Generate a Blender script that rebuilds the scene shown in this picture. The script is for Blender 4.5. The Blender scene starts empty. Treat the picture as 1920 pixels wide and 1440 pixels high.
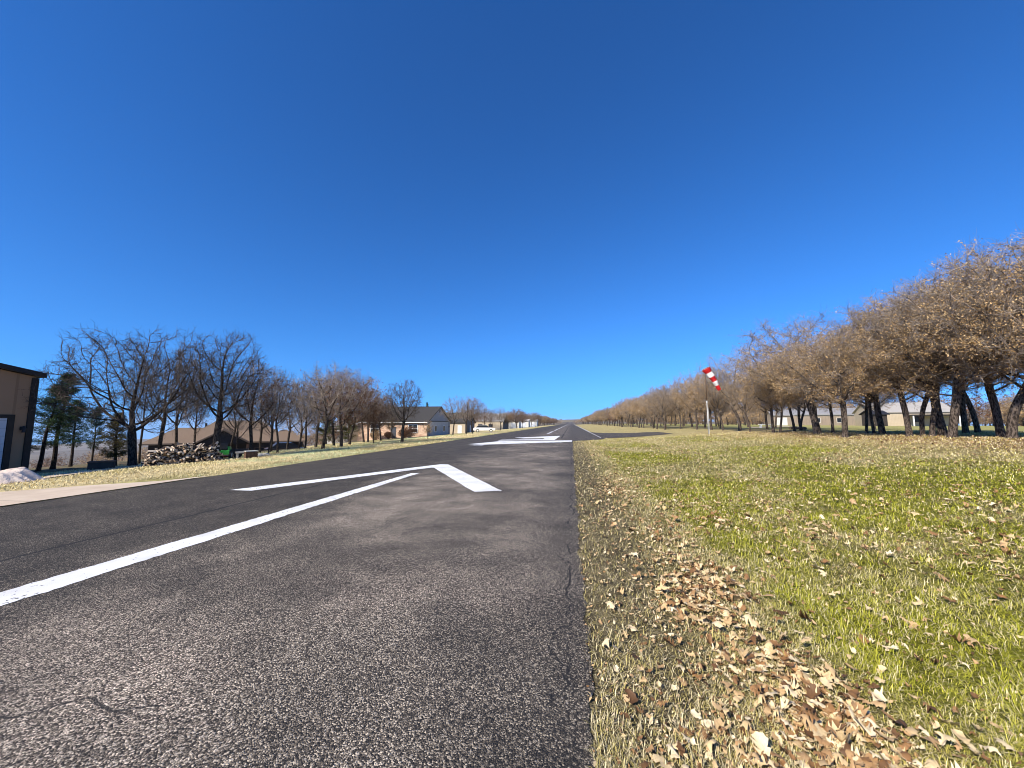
import bpy, math, random
import numpy as np
from mathutils import Vector, Matrix
R = math.radians
SC = bpy.context.scene
COL = SC.collection

# ---------------------------------------------------------------- camera
YAW, PITCH, FPX, EYE = R(8.7), R(5.8), 720.0, 1.6
cam = bpy.data.cameras.new('camera'); cam.sensor_width = 36; cam.lens = 36*FPX/1920
cam.clip_start = .05; cam.clip_end = 30000
co = bpy.data.objects.new('camera', cam); COL.objects.link(co)
co.location = (0, 0, EYE); co.rotation_euler = (R(90)+PITCH, 0, YAW); SC.camera = co

# ---------------------------------------------------------------- sky and sun
SUN_EL = R(36); SUN_DIR = Vector((-.60*math.cos(SUN_EL), -.80*math.cos(SUN_EL), math.sin(SUN_EL)))
w = bpy.data.worlds.new('World'); SC.world = w; w.use_nodes = True
nt = w.node_tree; nt.nodes.clear()
wo = nt.nodes.new('ShaderNodeOutputWorld'); bg = nt.nodes.new('ShaderNodeBackground')
sky = nt.nodes.new('ShaderNodeTexSky'); sky.sky_type = 'NISHITA'; sky.sun_disc = False
sky.sun_elevation = SUN_EL; sky.sun_rotation = math.atan2(SUN_DIR.x, SUN_DIR.y)
sky.altitude = 1500; sky.air_density = 1.0; sky.dust_density = .05; sky.ozone_density = 3.0
# directions a little below the level horizon (seen past the edge of the valley) read the pale horizon band
tc = nt.nodes.new('ShaderNodeTexCoord'); sp = nt.nodes.new('ShaderNodeSeparateXYZ'); cb = nt.nodes.new('ShaderNodeCombineXYZ')
m0 = nt.nodes.new('ShaderNodeMath'); m0.operation = 'MAXIMUM'; m0.inputs[1].default_value = 0
m1 = nt.nodes.new('ShaderNodeMath'); m1.operation = 'MULTIPLY_ADD'; m1.inputs[2].default_value = .014
mx = nt.nodes.new('ShaderNodeMath'); mx.operation = 'SQRT'
nt.links.new(tc.outputs['Generated'], sp.inputs[0])
nt.links.new(sp.outputs[0], cb.inputs[0]); nt.links.new(sp.outputs[1], cb.inputs[1])
nt.links.new(sp.outputs[2], m0.inputs[0]); nt.links.new(m0.outputs[0], m1.inputs[0]); nt.links.new(m0.outputs[0], m1.inputs[1]); nt.links.new(m1.outputs[0], mx.inputs[0]); nt.links.new(mx.outputs[0], cb.inputs[2])
nt.links.new(cb.outputs[0], sky.inputs[0])
hs = nt.nodes.new('ShaderNodeHueSaturation'); hs.inputs['Saturation'].default_value = 1.15
tn = nt.nodes.new('ShaderNodeMix'); tn.data_type = 'RGBA'; tn.blend_type = 'MULTIPLY'; tn.inputs[0].default_value = 1; tn.inputs[7].default_value = (.33, .69, 1.04, 1)
nt.links.new(sky.outputs[0], hs.inputs['Color']); nt.links.new(hs.outputs[0], tn.inputs[6]); nt.links.new(tn.outputs[2], bg.inputs[0])
nt.links.new(bg.outputs[0], wo.inputs[0]); bg.inputs[1].default_value = .112
sl = bpy.data.lights.new('sun', 'SUN'); sl.energy = 4.6; sl.angle = R(.5); sl.color = (1, .92, .79)
so = bpy.data.objects.new('sun', sl); COL.objects.link(so)
so.rotation_euler = (-SUN_DIR).to_track_quat('-Z', 'Y').to_euler()
SC.view_settings.view_transform = 'Standard'; SC.view_settings.look = 'None'
SC.cycles.filter_width = .95
SC.view_settings.exposure = .74; SC.view_settings.gamma = 1; SC.view_settings.use_curve_mapping = False

# ---------------------------------------------------------------- noise and terrain height
def _hash(ix, iy, s):
    h = (ix.astype(np.int64)*374761393 + iy.astype(np.int64)*668265263 + s*982451653) & 0xffffffff
    h = ((h ^ (h >> 13))*1274126177) & 0xffffffff
    return ((h ^ (h >> 16)) & 0xffffff)/float(0xffffff)
def vnoise(x, y, s=0):
    x = np.asarray(x, float); y = np.asarray(y, float)
    ix = np.floor(x); iy = np.floor(y); fx = x-ix; fy = y-iy
    fx = fx*fx*(3-2*fx); fy = fy*fy*(3-2*fy)
    a = _hash(ix, iy, s); b = _hash(ix+1, iy, s); c = _hash(ix, iy+1, s); d = _hash(ix+1, iy+1, s)
    return (a*(1-fx)+b*fx)*(1-fy)+(c*(1-fx)+d*fx)*fy
def fbm(x, y, s=0, o=3):
    t = 0; a = .5; n = 0
    for k in range(o): t = t+a*vnoise(x*2**k, y*2**k, s+k*17); n += a; a *= .5
    return t/n
def smooth(t): t = np.clip(t, 0, 1); return t*t*(3-2*t)
def edge_r(y): return .10+3.3*smooth((np.asarray(y, float)-33.5)/7)
def H(x, y):
    x = np.asarray(x, float); y = np.asarray(y, float)
    d = np.maximum(0, x-edge_r(y))
    hr = np.interp(d, [0, .6, 4, 8, 14, 18, 30, 60, 100, 200, 600, 6000], [0, 0, .12, .38, .75, .9, 1.0, .95, .8, .35, -8, -90])
    hr = hr+np.where(d > .3, .05*(fbm(x*.45, y*.45, 5)-.5)*np.clip(d-.3, 0, 1), 0)
    u = np.maximum(0, -10.7-x)
    far_z = [-38, -110, -190, -262]
    A1 = np.interp(u, [0, 3, 9, 16, 26, 33, 60, 190, 1000, 3000, 6000], [0, -.04, -.38, -.9, -1.5, -3.0, -10]+far_z)
    A2 = np.interp(u, [0, 3, 9, 16, 22, 32, 60, 190, 1000, 3000, 6000], [0, -.04, -.38, -1.0, -2.3, -4.3, -10]+far_z)
    ta = smooth((y-33)/8); A = A1*(1-ta)+A2*ta
    B = np.interp(u, [0, 3, 9, 16, 18, 30, 60, 190, 1000, 3000, 6000], [0, -.04, -.38, -.9, -1.0, -1.9, -5, -22, -80, -150, -240])
    t = smooth((y-48)/14)
    hl = A*(1-t)+B*t+np.where(u > 1, .06*(fbm(x*.3, y*.3, 9)-.5), 0)
    z = hr+hl
    r = np.hypot(x, y)
    z = z+smooth((y-700)/900)*(8+14*fbm(x/420, y/420, 21))*np.exp(-(x/1500)**2)
    z = z+smooth((r-900)/2500)*np.where(x < -60, 1, 0)*(fbm(x/900, y/900, 33)-.5)*110
    return z
def ray(px, py):
    u, v = px-960, py-720
    x = u; y = FPX*math.cos(PITCH)+v*math.sin(PITCH); z = -v*math.cos(PITCH)+FPX*math.sin(PITCH)
    c, s = math.cos(YAW), math.sin(YAW)
    return x*c-y*s, x*s+y*c, z
def spot(px, py, dz=0.):
    """where the sight line of a photograph point meets the ground"""
    dx, dy, dz_ = ray(px, py); n = math.hypot(dx, dy)
    rr = np.exp(np.linspace(math.log(1.2), math.log(900), 6000))
    zz = EYE+dz_/n*rr; hh = H(dx/n*rr, dy/n*rr)+dz
    k = np.argmax(zz < hh)
    if k == 0: k = len(rr)-1
    f = 0 if k == 0 else (zz[k-1]-hh[k-1])/max(1e-9, (zz[k-1]-hh[k-1])-(zz[k]-hh[k]))
    r = rr[k-1]+(rr[k]-rr[k-1])*f
    x, y = dx/n*r, dy/n*r
    if r > 62 and px < 580: r = 30+(px-215)*.055; x, y = dx/n*r, dy/n*r     # the yard drops out of sight just here
    return float(x), float(y), float(H(x, y))
def height_at(px, py, x, y):
    dx, dy, dz = ray(px, py); return EYE+dz*math.hypot(x, y)/math.hypot(dx, dy)
def along(px, r):
    dx, dy, _ = ray(px, 793); n = math.hypot(dx, dy); return dx/n*r, dy/n*r

# ---------------------------------------------------------------- node helpers
def newmat(name, rough=.8, spec=.3):
    m = bpy.data.materials.new(name); m.use_nodes = True; nt = m.node_tree
    b = nt.nodes['Principled BSDF']; b.inputs['Roughness'].default_value = rough
    b.inputs['Specular IOR Level'].default_value = spec
    return m, nt, b
def nd(nt, t, **k):
    n = nt.nodes.new('ShaderNode'+t)
    for a, v in k.items():
        if a.startswith('i_'):
            key = a[2:]; key = int(key) if key.isdigit() else key.replace('_', ' ')
            if isinstance(v, bpy.types.NodeSocket): nt.links.new(v, n.inputs[key])
            else: n.inputs[key].default_value = v
        else: setattr(n, a, v)
    return n
def mathn(nt, op, a, b=0., clamp=False):
    n = nt.nodes.new('ShaderNodeMath'); n.operation = op; n.use_clamp = clamp
    for i, v in enumerate((a, b)):
        if isinstance(v, bpy.types.NodeSocket): nt.links.new(v, n.inputs[i])
        else: n.inputs[i].default_value = v
    return n.outputs[0]
def mixc(nt, f, a, b, mode='MIX'):
    n = nt.nodes.new('ShaderNodeMix'); n.data_type = 'RGBA'; n.blend_type = mode
    for i, v in ((0, f), (6, a), (7, b)):
        if isinstance(v, bpy.types.NodeSocket): nt.links.new(v, n.inputs[i])
        else: n.inputs[i].default_value = v if i == 0 else (*v, 1)
    return n.outputs[2]
def ramp(nt, f, stops):
    n = nt.nodes.new('ShaderNodeValToRGB'); nt.links.new(f, n.inputs[0]); cr = n.color_ramp
    while len(cr.elements) < len(stops): cr.elements.new(.5)
    for e, (p, c) in zip(cr.elements, stops):
        e.position = p; e.color = (*c, 1) if len(c) == 3 else c
    return n.outputs[0]
def pos(nt): return nt.nodes.new('ShaderNodeNewGeometry').outputs['Position']
def obj_co(nt): return nt.nodes.new('ShaderNodeTexCoord').outputs['Object']
def noise(nt, v, sc, det=3., out=0):
    return nd(nt, 'TexNoise', i_Vector=v, i_Scale=sc, i_Detail=det).outputs[out]
def bump(nt, b, h, s=.5, d=.02):
    n = nd(nt, 'Bump', i_Strength=s, i_Distance=d, i_Height=h); nt.links.new(n.outputs[0], b.inputs['Normal'])
def simple(name, c, rough=.7, var=.25, sc=3., spec=.3, bs=0.):
    m, nt, b = newmat(name, rough, spec); v = obj_co(nt)
    n = noise(nt, v, sc, 5.)
    c2 = tuple(x*(1-var) for x in c); c3 = tuple(min(1, x*(1+var)) for x in c)
    nt.links.new(ramp(nt, n, [(.3, c2), (.7, c3)]), b.inputs['Base Color'])
    if bs: bump(nt, b, noise(nt, v, sc*12, 4.), bs, .02)
    return m
def island(name, cols, rough=.8, obvar=.0, spec=.15):
    m, nt, b = newmat(name, rough, spec)
    g = nt.nodes.new('ShaderNodeNewGeometry').outputs['Random Per Island']
    st = [(i/(len(cols)-1), c) for i, c in enumerate(cols)]
    c = ramp(nt, g, st)
    if obvar:
        o = nt.nodes.new('ShaderNodeObjectInfo').outputs['Random']
        k = mathn(nt, 'ADD', mathn(nt, 'MULTIPLY', o, obvar*2), 1-obvar)
        h = nt.nodes.new('ShaderNodeHueSaturation'); nt.links.new(k, h.inputs['Value']); nt.links.new(c, h.inputs['Color']); c = h.outputs[0]
    nt.links.new(c, b.inputs['Base Color'])
    return m

# ---------------------------------------------------------------- materials
M = {}
# ground: tint attribute times fine speckle
m, nt, b = newmat('ground_grass', .95, .1); M['ground'] = m
v = pos(nt); at = nd(nt, 'Attribute', attribute_name='tint').outputs['Color']
n1 = noise(nt, v, 9., 6.); n2 = noise(nt, v, 45., 4.); n3 = noise(nt, v, 1.7, 5.)
vo = nd(nt, 'TexVoronoi', i_Vector=v, i_Scale=11.).outputs['Color']
sepv = nd(nt, 'SeparateXYZ', i_0=vo).outputs[0]
k = mathn(nt, 'MULTIPLY', mathn(nt, 'ADD', mathn(nt, 'MULTIPLY', n1, 1.3), .35), mathn(nt, 'ADD', mathn(nt, 'MULTIPLY', n2, 1.1), .45))
k = mathn(nt, 'MULTIPLY', k, mathn(nt, 'ADD', mathn(nt, 'MULTIPLY', n3, .9), .55))
k = mathn(nt, 'MULTIPLY', k, mathn(nt, 'ADD', mathn(nt, 'MULTIPLY', sepv, .7), .65))
kk = nt.nodes.new('ShaderNodeCombineXYZ')
for i in range(3): nt.links.new(k, kk.inputs[i])
c = mixc(nt, 1., at, kk.outputs[0], 'MULTIPLY')
nt.links.new(c, b.inputs['Base Color']); bump(nt, b, mathn(nt, 'ADD', n1, n2), .8, .05)
# grass blades
m, nt, b = newmat('grass_blade', .75, .2); M['blade'] = m
at = nd(nt, 'Attribute', attribute_name='tint').outputs['Color']; nt.links.new(at, b.inputs['Base Color'])
# asphalt
m, nt, b = newmat('asphalt', .8, .35); M['asphalt'] = m
v = pos(nt); X = nd(nt, 'SeparateXYZ', i_0=v)
big = noise(nt, v, .35, 5.); mid = noise(nt, v, 1.6, 5.)
wob = mathn(nt, 'MULTIPLY', mathn(nt, 'SUBTRACT', noise(nt, v, .8, 4.), .5), 1.6)
xx = mathn(nt, 'ADD', X.outputs[0], wob)
worn = nd(nt, 'MapRange', i_0=xx, i_1=-5.6, i_2=-3.6).outputs[0]          # worn side right of the centre line
sealed = nd(nt, 'MapRange', i_0=xx, i_1=.05, i_2=-.9).outputs[0]         # darker strip by the edge
far = nd(nt, 'MapRange', i_0=X.outputs[1], i_1=15., i_2=34.).outputs[0]
patch = ramp(nt, big, [(.40, (0, 0, 0)), (.60, (1, 1, 1))])
wr = mathn(nt, 'MULTIPLY', worn, mathn(nt, 'ADD', mathn(nt, 'MULTIPLY', patch, .7), .3))
wr = mathn(nt, 'MULTIPLY', wr, mathn(nt, 'ADD', mathn(nt, 'MULTIPLY', sealed, .75), .25))
wr = mathn(nt, 'MULTIPLY', wr, mathn(nt, 'SUBTRACT', 1.1, mathn(nt, 'MULTIPLY', far, .5)), True)
st = nd(nt, 'TexVoronoi', i_Vector=v, i_Scale=120.); st2 = nd(nt, 'TexVoronoi', i_Vector=v, i_Scale=52.)
sr = nd(nt, 'SeparateXYZ', i_0=st.outputs['Color']).outputs[0]; sr2 = nd(nt, 'SeparateXYZ', i_0=st2.outputs['Color']).outputs[1]
dark = ramp(nt, sr, [(0, (.010, .009, .008)), (.55, (.030, .025, .019)), (.82, (.078, .063, .046)), (1, (.25, .21, .15))])
lite = ramp(nt, sr, [(0, (.014, .012, .010)), (.35, (.056, .044, .032)), (.7, (.215, .175, .130)), (1, (.64, .54, .42))])
c = mixc(nt, wr, dark, lite)
peb = mathn(nt, 'MULTIPLY', mathn(nt, 'GREATER_THAN', sr2, .93), mathn(nt, 'LESS_THAN', st2.outputs['Distance'], .35))
c = mixc(nt, mathn(nt, 'MULTIPLY', peb, .7), c, (.36, .31, .25))
sm = nd(nt, 'MapRange', i_0=mid, i_1=.25, i_2=.75, i_3=.60, i_4=1.55).outputs[0]
kk = nt.nodes.new('ShaderNodeCombineXYZ')
for i in range(3): nt.links.new(sm, kk.inputs[i])
c = mixc(nt, 1., c, kk.outputs[0], 'MULTIPLY')
def crack(x0, wd, amp, sc, y0, y1, seed):
    global c
    o = nd(nt, 'VectorMath', operation='ADD', i_0=v, i_1=(seed, seed, 0)).outputs[0]
    wv = mathn(nt, 'MULTIPLY', mathn(nt, 'SUBTRACT', noise(nt, o, sc, 6.), .5), amp)
    d = mathn(nt, 'ABSOLUTE', mathn(nt, 'SUBTRACT', mathn(nt, 'ADD', X.outputs[0], wv), x0))
    k = mathn(nt, 'LESS_THAN', d, wd)
    k = mathn(nt, 'MULTIPLY', k, mathn(nt, 'MULTIPLY', mathn(nt, 'GREATER_THAN', X.outputs[1], y0), mathn(nt, 'LESS_THAN', X.outputs[1], y1)))
    gap = ramp(nt, noise(nt, o, 1.1, 3.), [(.46, (0, 0, 0)), (.52, (1, 1, 1))]) if wd < .015 else 1.
    k = mathn(nt, 'MULTIPLY', k, gap)
    c = mixc(nt, mathn(nt, 'MULTIPLY', k, .9), c, (.010, .009, .008))
crack(-6.5, .03, .5, .35, -5, 400, 3)
crack(-.02, .012, .35, 1.3, -2, 26, 11)
crack(-.10, .006, .6, 2.1, -2, 14, 23)
crack(-1.05, .07, .5, .12, 41, 400, 31)
crack(-9.0, .012, 1.2, .3, 3, 60, 41)
def crack_y(y0, wd, amp, sc, seed, xa, xb):
    global c
    o = nd(nt, 'VectorMath', operation='ADD', i_0=v, i_1=(seed, seed, 0)).outputs[0]
    wv = mathn(nt, 'MULTIPLY', mathn(nt, 'SUBTRACT', noise(nt, o, sc, 6.), .5), amp)
    d = mathn(nt, 'ABSOLUTE', mathn(nt, 'SUBTRACT', mathn(nt, 'ADD', X.outputs[1], wv), y0))
    k = mathn(nt, 'LESS_THAN', d, wd)
    k = mathn(nt, 'MULTIPLY', k, mathn(nt, 'MULTIPLY', mathn(nt, 'GREATER_THAN', X.outputs[0], xa), mathn(nt, 'LESS_THAN', X.outputs[0], xb)))
    c = mixc(nt, mathn(nt, 'MULTIPLY', k, .8), c, (.012, .011, .010))
crack_y(16.6, .03, .8, .5, 7, -6, .2); crack_y(1.9, .012, 1.2, .9, 51, -4, -2.3); crack_y(24, .05, 2, .4, 61, -10, 0)
nt.links.new(c, b.inputs['Base Color'])
h = mathn(nt, 'ADD', mathn(nt, 'MULTIPLY', st.outputs['Distance'], -1.), mathn(nt, 'MULTIPLY', noise(nt, v, 140., 3.), .6))
bump(nt, b, h, .75, .008)
# worn paint
def paint(name, hole):
    m, nt, b = newmat(name, .6, .35); v = pos(nt)
    n = noise(nt, v, 26., 8.); n2 = noise(nt, v, 3.2, 5.)
    k = mathn(nt, 'ADD', n, mathn(nt, 'MULTIPLY', n2, .35))
    f = ramp(nt, k, [(hole-.03, (0, 0, 0)), (hole+.01, (1, 1, 1))])
    c = mixc(nt, f, (.06, .055, .05), ramp(nt, noise(nt, v, 1.4, 6.), [(.3, (.62, .61, .59)), (.6, (.82, .82, .81))])); nt.links.new(c, b.inputs['Base Color'])
    bump(nt, b, noise(nt, v, 120., 3.), .3, .006); return m
M['paint'] = paint('white_paint', .51); M['paint_worn'] = paint('worn_white_paint', .64)
M['paint_faint'] = paint('faint_white_paint', .74)
# concrete
m, nt, b = newmat('concrete', .85, .25); M['concrete'] = m; v = pos(nt)
n = noise(nt, v, 1.2, 6.); nf = noise(nt, v, 60., 4.)
c = ramp(nt, n, [(.3, (.48, .38, .28)), (.7, (.62, .51, .39))])
X2 = nd(nt, 'SeparateXYZ', i_0=v).outputs[1]
jt = mathn(nt, 'LESS_THAN', mathn(nt, 'FRACT', mathn(nt, 'DIVIDE', X2, 3.2)), .008)
c = mixc(nt, jt, c, (.12, .10, .08)); nt.links.new(c, b.inputs['Base Color']); bump(nt, b, nf, .25, .01)
# bark
def bark(name, a, bb):
    m, nt, b = newmat(name, .95, .1); v = obj_co(nt)
    mp = nd(nt, 'Mapping', i_Vector=v); mp.inputs['Scale'].default_value = (1, 1, .3)
    n = noise(nt, mp.outputs[0], 22., 6.); n2 = noise(nt, v, 2.5, 4.)
    c = mixc(nt, n2, a, bb); c = mixc(nt, ramp(nt, n, [(.42, (1, 1, 1)), (.56, (0, 0, 0))]), c, tuple(x*.35 for x in a))
    nt.links.new(c, b.inputs['Base Color']); bump(nt, b, n, 1., .05); return m
M['bark'] = bark('oak_bark', (.085, .065, .052), (.17, .135, .11))
M['bark_dark'] = bark('dark_bark', (.050, .040, .033), (.11, .088, .072))
M['bark_pale'] = bark('pale_bark', (.26, .21, .16), (.42, .36, .29))
M['twig'] = island('twigs', [(.09, .072, .060), (.24, .195, .16), (.46, .39, .32)], .9, .2)
M['twig_dark'] = island('dark_twigs', [(.040, .032, .027), (.09, .072, .060), (.16, .13, .11)], .9, .15)
M['leaf_gold'] = island('dead_oak_leaves', [(.15, .085, .036), (.31, .19, .085), (.47, .31, .145), (.60, .44, .24)], .8, .18)
M['leaf_rust'] = island('rust_leaves', [(.06, .028, .016), (.13, .058, .030), (.22, .11, .05)], .8, .2)
M['needle'] = island('pine_needles', [(.012, .026, .012), (.030, .060, .022), (.075, .12, .035)], .7, .15)
M['needle_brown'] = island('browned_cedar', [(.05, .035, .015), (.12, .085, .03), (.10, .11, .03)], .8, .15)
M['evergreen'] = island('far_evergreen', [(.03, .045, .015), (.09, .10, .03), (.17, .15, .05)], .8, .2)
def leafmat(name, obj):
    m, nt, b = newmat(name, .6, .3)
    r = (nt.nodes.new('ShaderNodeObjectInfo').outputs['Random'] if obj else nt.nodes.new('ShaderNodeNewGeometry').outputs['Random Per Island'])
    c = ramp(nt, r, [(0, (.10, .05, .022)), (.2, (.27, .14, .055)), (.42, (.48, .31, .15)), (.7, (.60, .44, .23)), (1, (.78, .64, .41))])
    n = noise(nt, obj_co(nt), 30., 4.)
    kk = nt.nodes.new('ShaderNodeCombineXYZ'); k = mathn(nt, 'ADD', mathn(nt, 'MULTIPLY', n, .9), .5)
    for i in range(3): nt.links.new(k, kk.inputs[i])
    nt.links.new(mixc(nt, 1., c, kk.outputs[0], 'MULTIPLY'), b.inputs['Base Color']); return m
M['leaf_o'] = leafmat('fallen_leaf_single', True); M['leaf_i'] = leafmat('fallen_leaf_litter', False)
# buildings
def siding(name, c, pitch=.3, horiz=False, rough=.55):
    m, nt, b = newmat(name, rough, .35); v = obj_co(nt); s = nd(nt, 'SeparateXYZ', i_0=v)
    a = s.outputs[2] if horiz else mathn(nt, 'ADD', s.outputs[0], s.outputs[1])
    f = mathn(nt, 'FRACT', mathn(nt, 'DIVIDE', a, pitch))
    k = mathn(nt, 'LESS_THAN', f, .1); n = noise(nt, v, .8, 5.)
    cc = ramp(nt, n, [(.3, tuple(x*.86 for x in c)), (.7, c)])
    nt.links.new(mixc(nt, mathn(nt, 'MULTIPLY', k, .35), cc, tuple(x*.4 for x in c)), b.inputs['Base Color'])
    bump(nt, b, f, .4, .02); return m
M['tan_metal'] = siding('tan_metal_siding', (.37, .225, .13), .9); M['tan2'] = siding('beige_siding', (.46, .38, .27), .25)
M['grey_metal'] = siding('grey_siding', (.30, .30, .31), .4); M['white_metal'] = siding('white_siding', (.62, .61, .58), .3)
M['taupe'] = siding('taupe_siding', (.28, .225, .17), .8); M['white_lap'] = siding('white_lap', (.50, .48, .45), .2, True)
M['door_blue'] = siding('rollup_door', (.62, .66, .72), .32, True); M['dark_panel'] = siding('dark_panel', (.05, .055, .07), .4)
M['dark_trim'] = simple('dark_trim', (.022, .020, .020), .5); M['white_trim'] = simple('white_trim', (.75, .74, .72), .5, .08)
M['glass'] = simple('dark_glass', (.02, .024, .03), .25, .1, spec=.25)
def shingle(name, c):
    m, nt, b = newmat(name, .9, .15); v = obj_co(nt)
    br = nd(nt, 'TexBrick', i_Vector=v, i_Scale=3.); n = noise(nt, v, 14., 5.); n2 = noise(nt, v, 1.1, 4.)
    cc = mixc(nt, n, tuple(x*.6 for x in c), tuple(min(1, x*1.35) for x in c)); cc = mixc(nt, n2, cc, tuple(x*.85 for x in c))
    nt.links.new(cc, b.inputs['Base Color']); bump(nt, b, n, .7, .03); return m
M['shingle_tan'] = shingle('tan_shingle', (.23, .165, .115)); M['shingle_dark'] = shingle('dark_shingle', (.055, .052, .050))
M['roof_grey'] = siding('grey_metal_roof', (.30, .29, .28), .4); M['roof_pale'] = siding('pale_metal_roof', (.40, .37, .33), .4)
m, nt, b = newmat('brick', .9, .15); M['brick'] = m; v = obj_co(nt); s = nd(nt, 'SeparateXYZ', i_0=v)
cb2 = nd(nt, 'CombineXYZ', i_0=mathn(nt, 'ADD', s.outputs[0], s.outputs[1]), i_1=s.outputs[2])
br = nd(nt, 'TexBrick', i_Vector=cb2.outputs[0], i_Scale=1.)
br.inputs['Brick Width'].default_value = .3; br.inputs['Row Height'].default_value = .11; br.inputs['Mortar Size'].default_value = .012
br.inputs['Color1'].default_value = (.40, .20, .12, 1); br.inputs['Color2'].default_value = (.62, .44, .30, 1); br.inputs['Mortar'].default_value = (.5, .44, .38, 1)
nt.links.new(br.outputs[0], b.inputs['Base Color']); bump(nt, b, br.outputs[1], .3, .01)
M['dark_wall'] = simple('dark_wall', (.04, .032, .027), .8)
# tarp, logs, paints
m, nt, b = newmat('tarp', .75, .25); M['tarp'] = m; v = obj_co(nt)
n = noise(nt, v, 2.2, 5.); nt.links.new(ramp(nt, n, [(.35, (.58, .46, .38)), (.65, (.74, .62, .52))]), b.inputs['Base Color']); bump(nt, b, noise(nt, v, 9., 5.), .6, .06)
m, nt, b = newmat('split_wood', .85, .15); M['log'] = m
r = nt.nodes.new('ShaderNodeObjectInfo').outputs['Random']; n = noise(nt, obj_co(nt), 25., 4.)
c = ramp(nt, r, [(0, (.30, .19, .12)), (.4, (.55, .42, .30)), (1, (.78, .68, .55))])
nt.links.new(mixc(nt, mathn(nt, 'MULTIPLY', n, .4), c, (.2, .14, .09)), b.inputs['Base Color'])
M['core'] = simple('wood_heap_core', (.10, .065, .045), .95, .5, 9., bs=.8)
M['green'] = simple('green_paint', (.05, .38, .06), .35, .1, spec=.5); M['red'] = simple('red_paint', (.30, .035, .03), .4, .15)
M['rubber'] = simple('tyre_rubber', (.02, .02, .02), .85); M['rim'] = simple('pale_rim', (.75, .72, .62), .4, .1)
M['black'] = simple('black_plastic', (.022, .022, .024), .5); M['rock'] = simple('pale_rock', (.42, .39, .34), .9, .3, 6., bs=.7)
M['brown_wood'] = simple('brown_wood', (.10, .055, .035), .8, .4, 6.); M['white_paint'] = simple('car_white', (.8, .8, .8), .25, .04, spec=.5)
M['black_paint'] = simple('car_black', (.015, .015, .018), .2, .1, spec=.6)
M['steel'] = simple('galvanised_pole', (.48, .48, .47), .45, .12, 4.); M['rust_pole'] = simple('rusty_pole', (.11, .07, .045), .7, .3, 6.)
M['pale_board'] = simple('pale_board', (.62, .60, .55), .7, .12)

# ---------------------------------------------------------------- object helpers
def put(o, parent=None):
    COL.objects.link(o)
    if parent: o.parent = parent
    return o
def tag(o, label=None, cat=None, group=None, kind=None):
    if label: o['label'] = label
    if cat: o['category'] = cat
    if group: o['group'] = group
    if kind: o['kind'] = kind
    return o
def empty(name, loc, rz=0., scale=None, label=None, cat=None, group=None):
    o = bpy.data.objects.new(name, None); o.location = loc; o.rotation_euler = (0, 0, rz); o.empty_display_size = .3
    if scale: o.scale = scale
    COL.objects.link(o); return tag(o, label, cat, group)
def np_mesh(name, V, Q=None, T=None, mats=(), mi=None, smooth_=False, tint=None):
    me = bpy.data.meshes.new(name); V = np.asarray(V, np.float32)
    Q = np.zeros((0, 4), int) if Q is None else np.asarray(Q, int).reshape(-1, 4)
    T = np.zeros((0, 3), int) if T is None else np.asarray(T, int).reshape(-1, 3)
    me.vertices.add(len(V)); me.vertices.foreach_set('co', V.ravel())
    idx = np.concatenate([Q.ravel(), T.ravel()]).astype(np.int32); nq, ntr = len(Q), len(T)
    me.loops.add(len(idx)); me.loops.foreach_set('vertex_index', idx)
    me.polygons.add(nq+ntr)
    ls = np.concatenate([np.arange(nq)*4, nq*4+np.arange(ntr)*3]).astype(np.int32)
    me.polygons.foreach_set('loop_start', ls)
    if mi is not None: me.polygons.foreach_set('material_index', np.asarray(mi, np.int32))
    if smooth_ is not False:
        sm = np.ones(nq+ntr, bool) if smooth_ is True else np.asarray(smooth_, bool)
        me.polygons.foreach_set('use_smooth', sm)
    for m in mats: me.materials.append(M[m])
    me.update(calc_edges=True)
    if tint is not None:
        a = me.color_attributes.new('tint', 'FLOAT_COLOR', 'POINT')
        cc = np.ones((len(V), 4), np.float32); cc[:, :3] = tint; a.data.foreach_set('color', cc.ravel())
    return me
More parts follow.
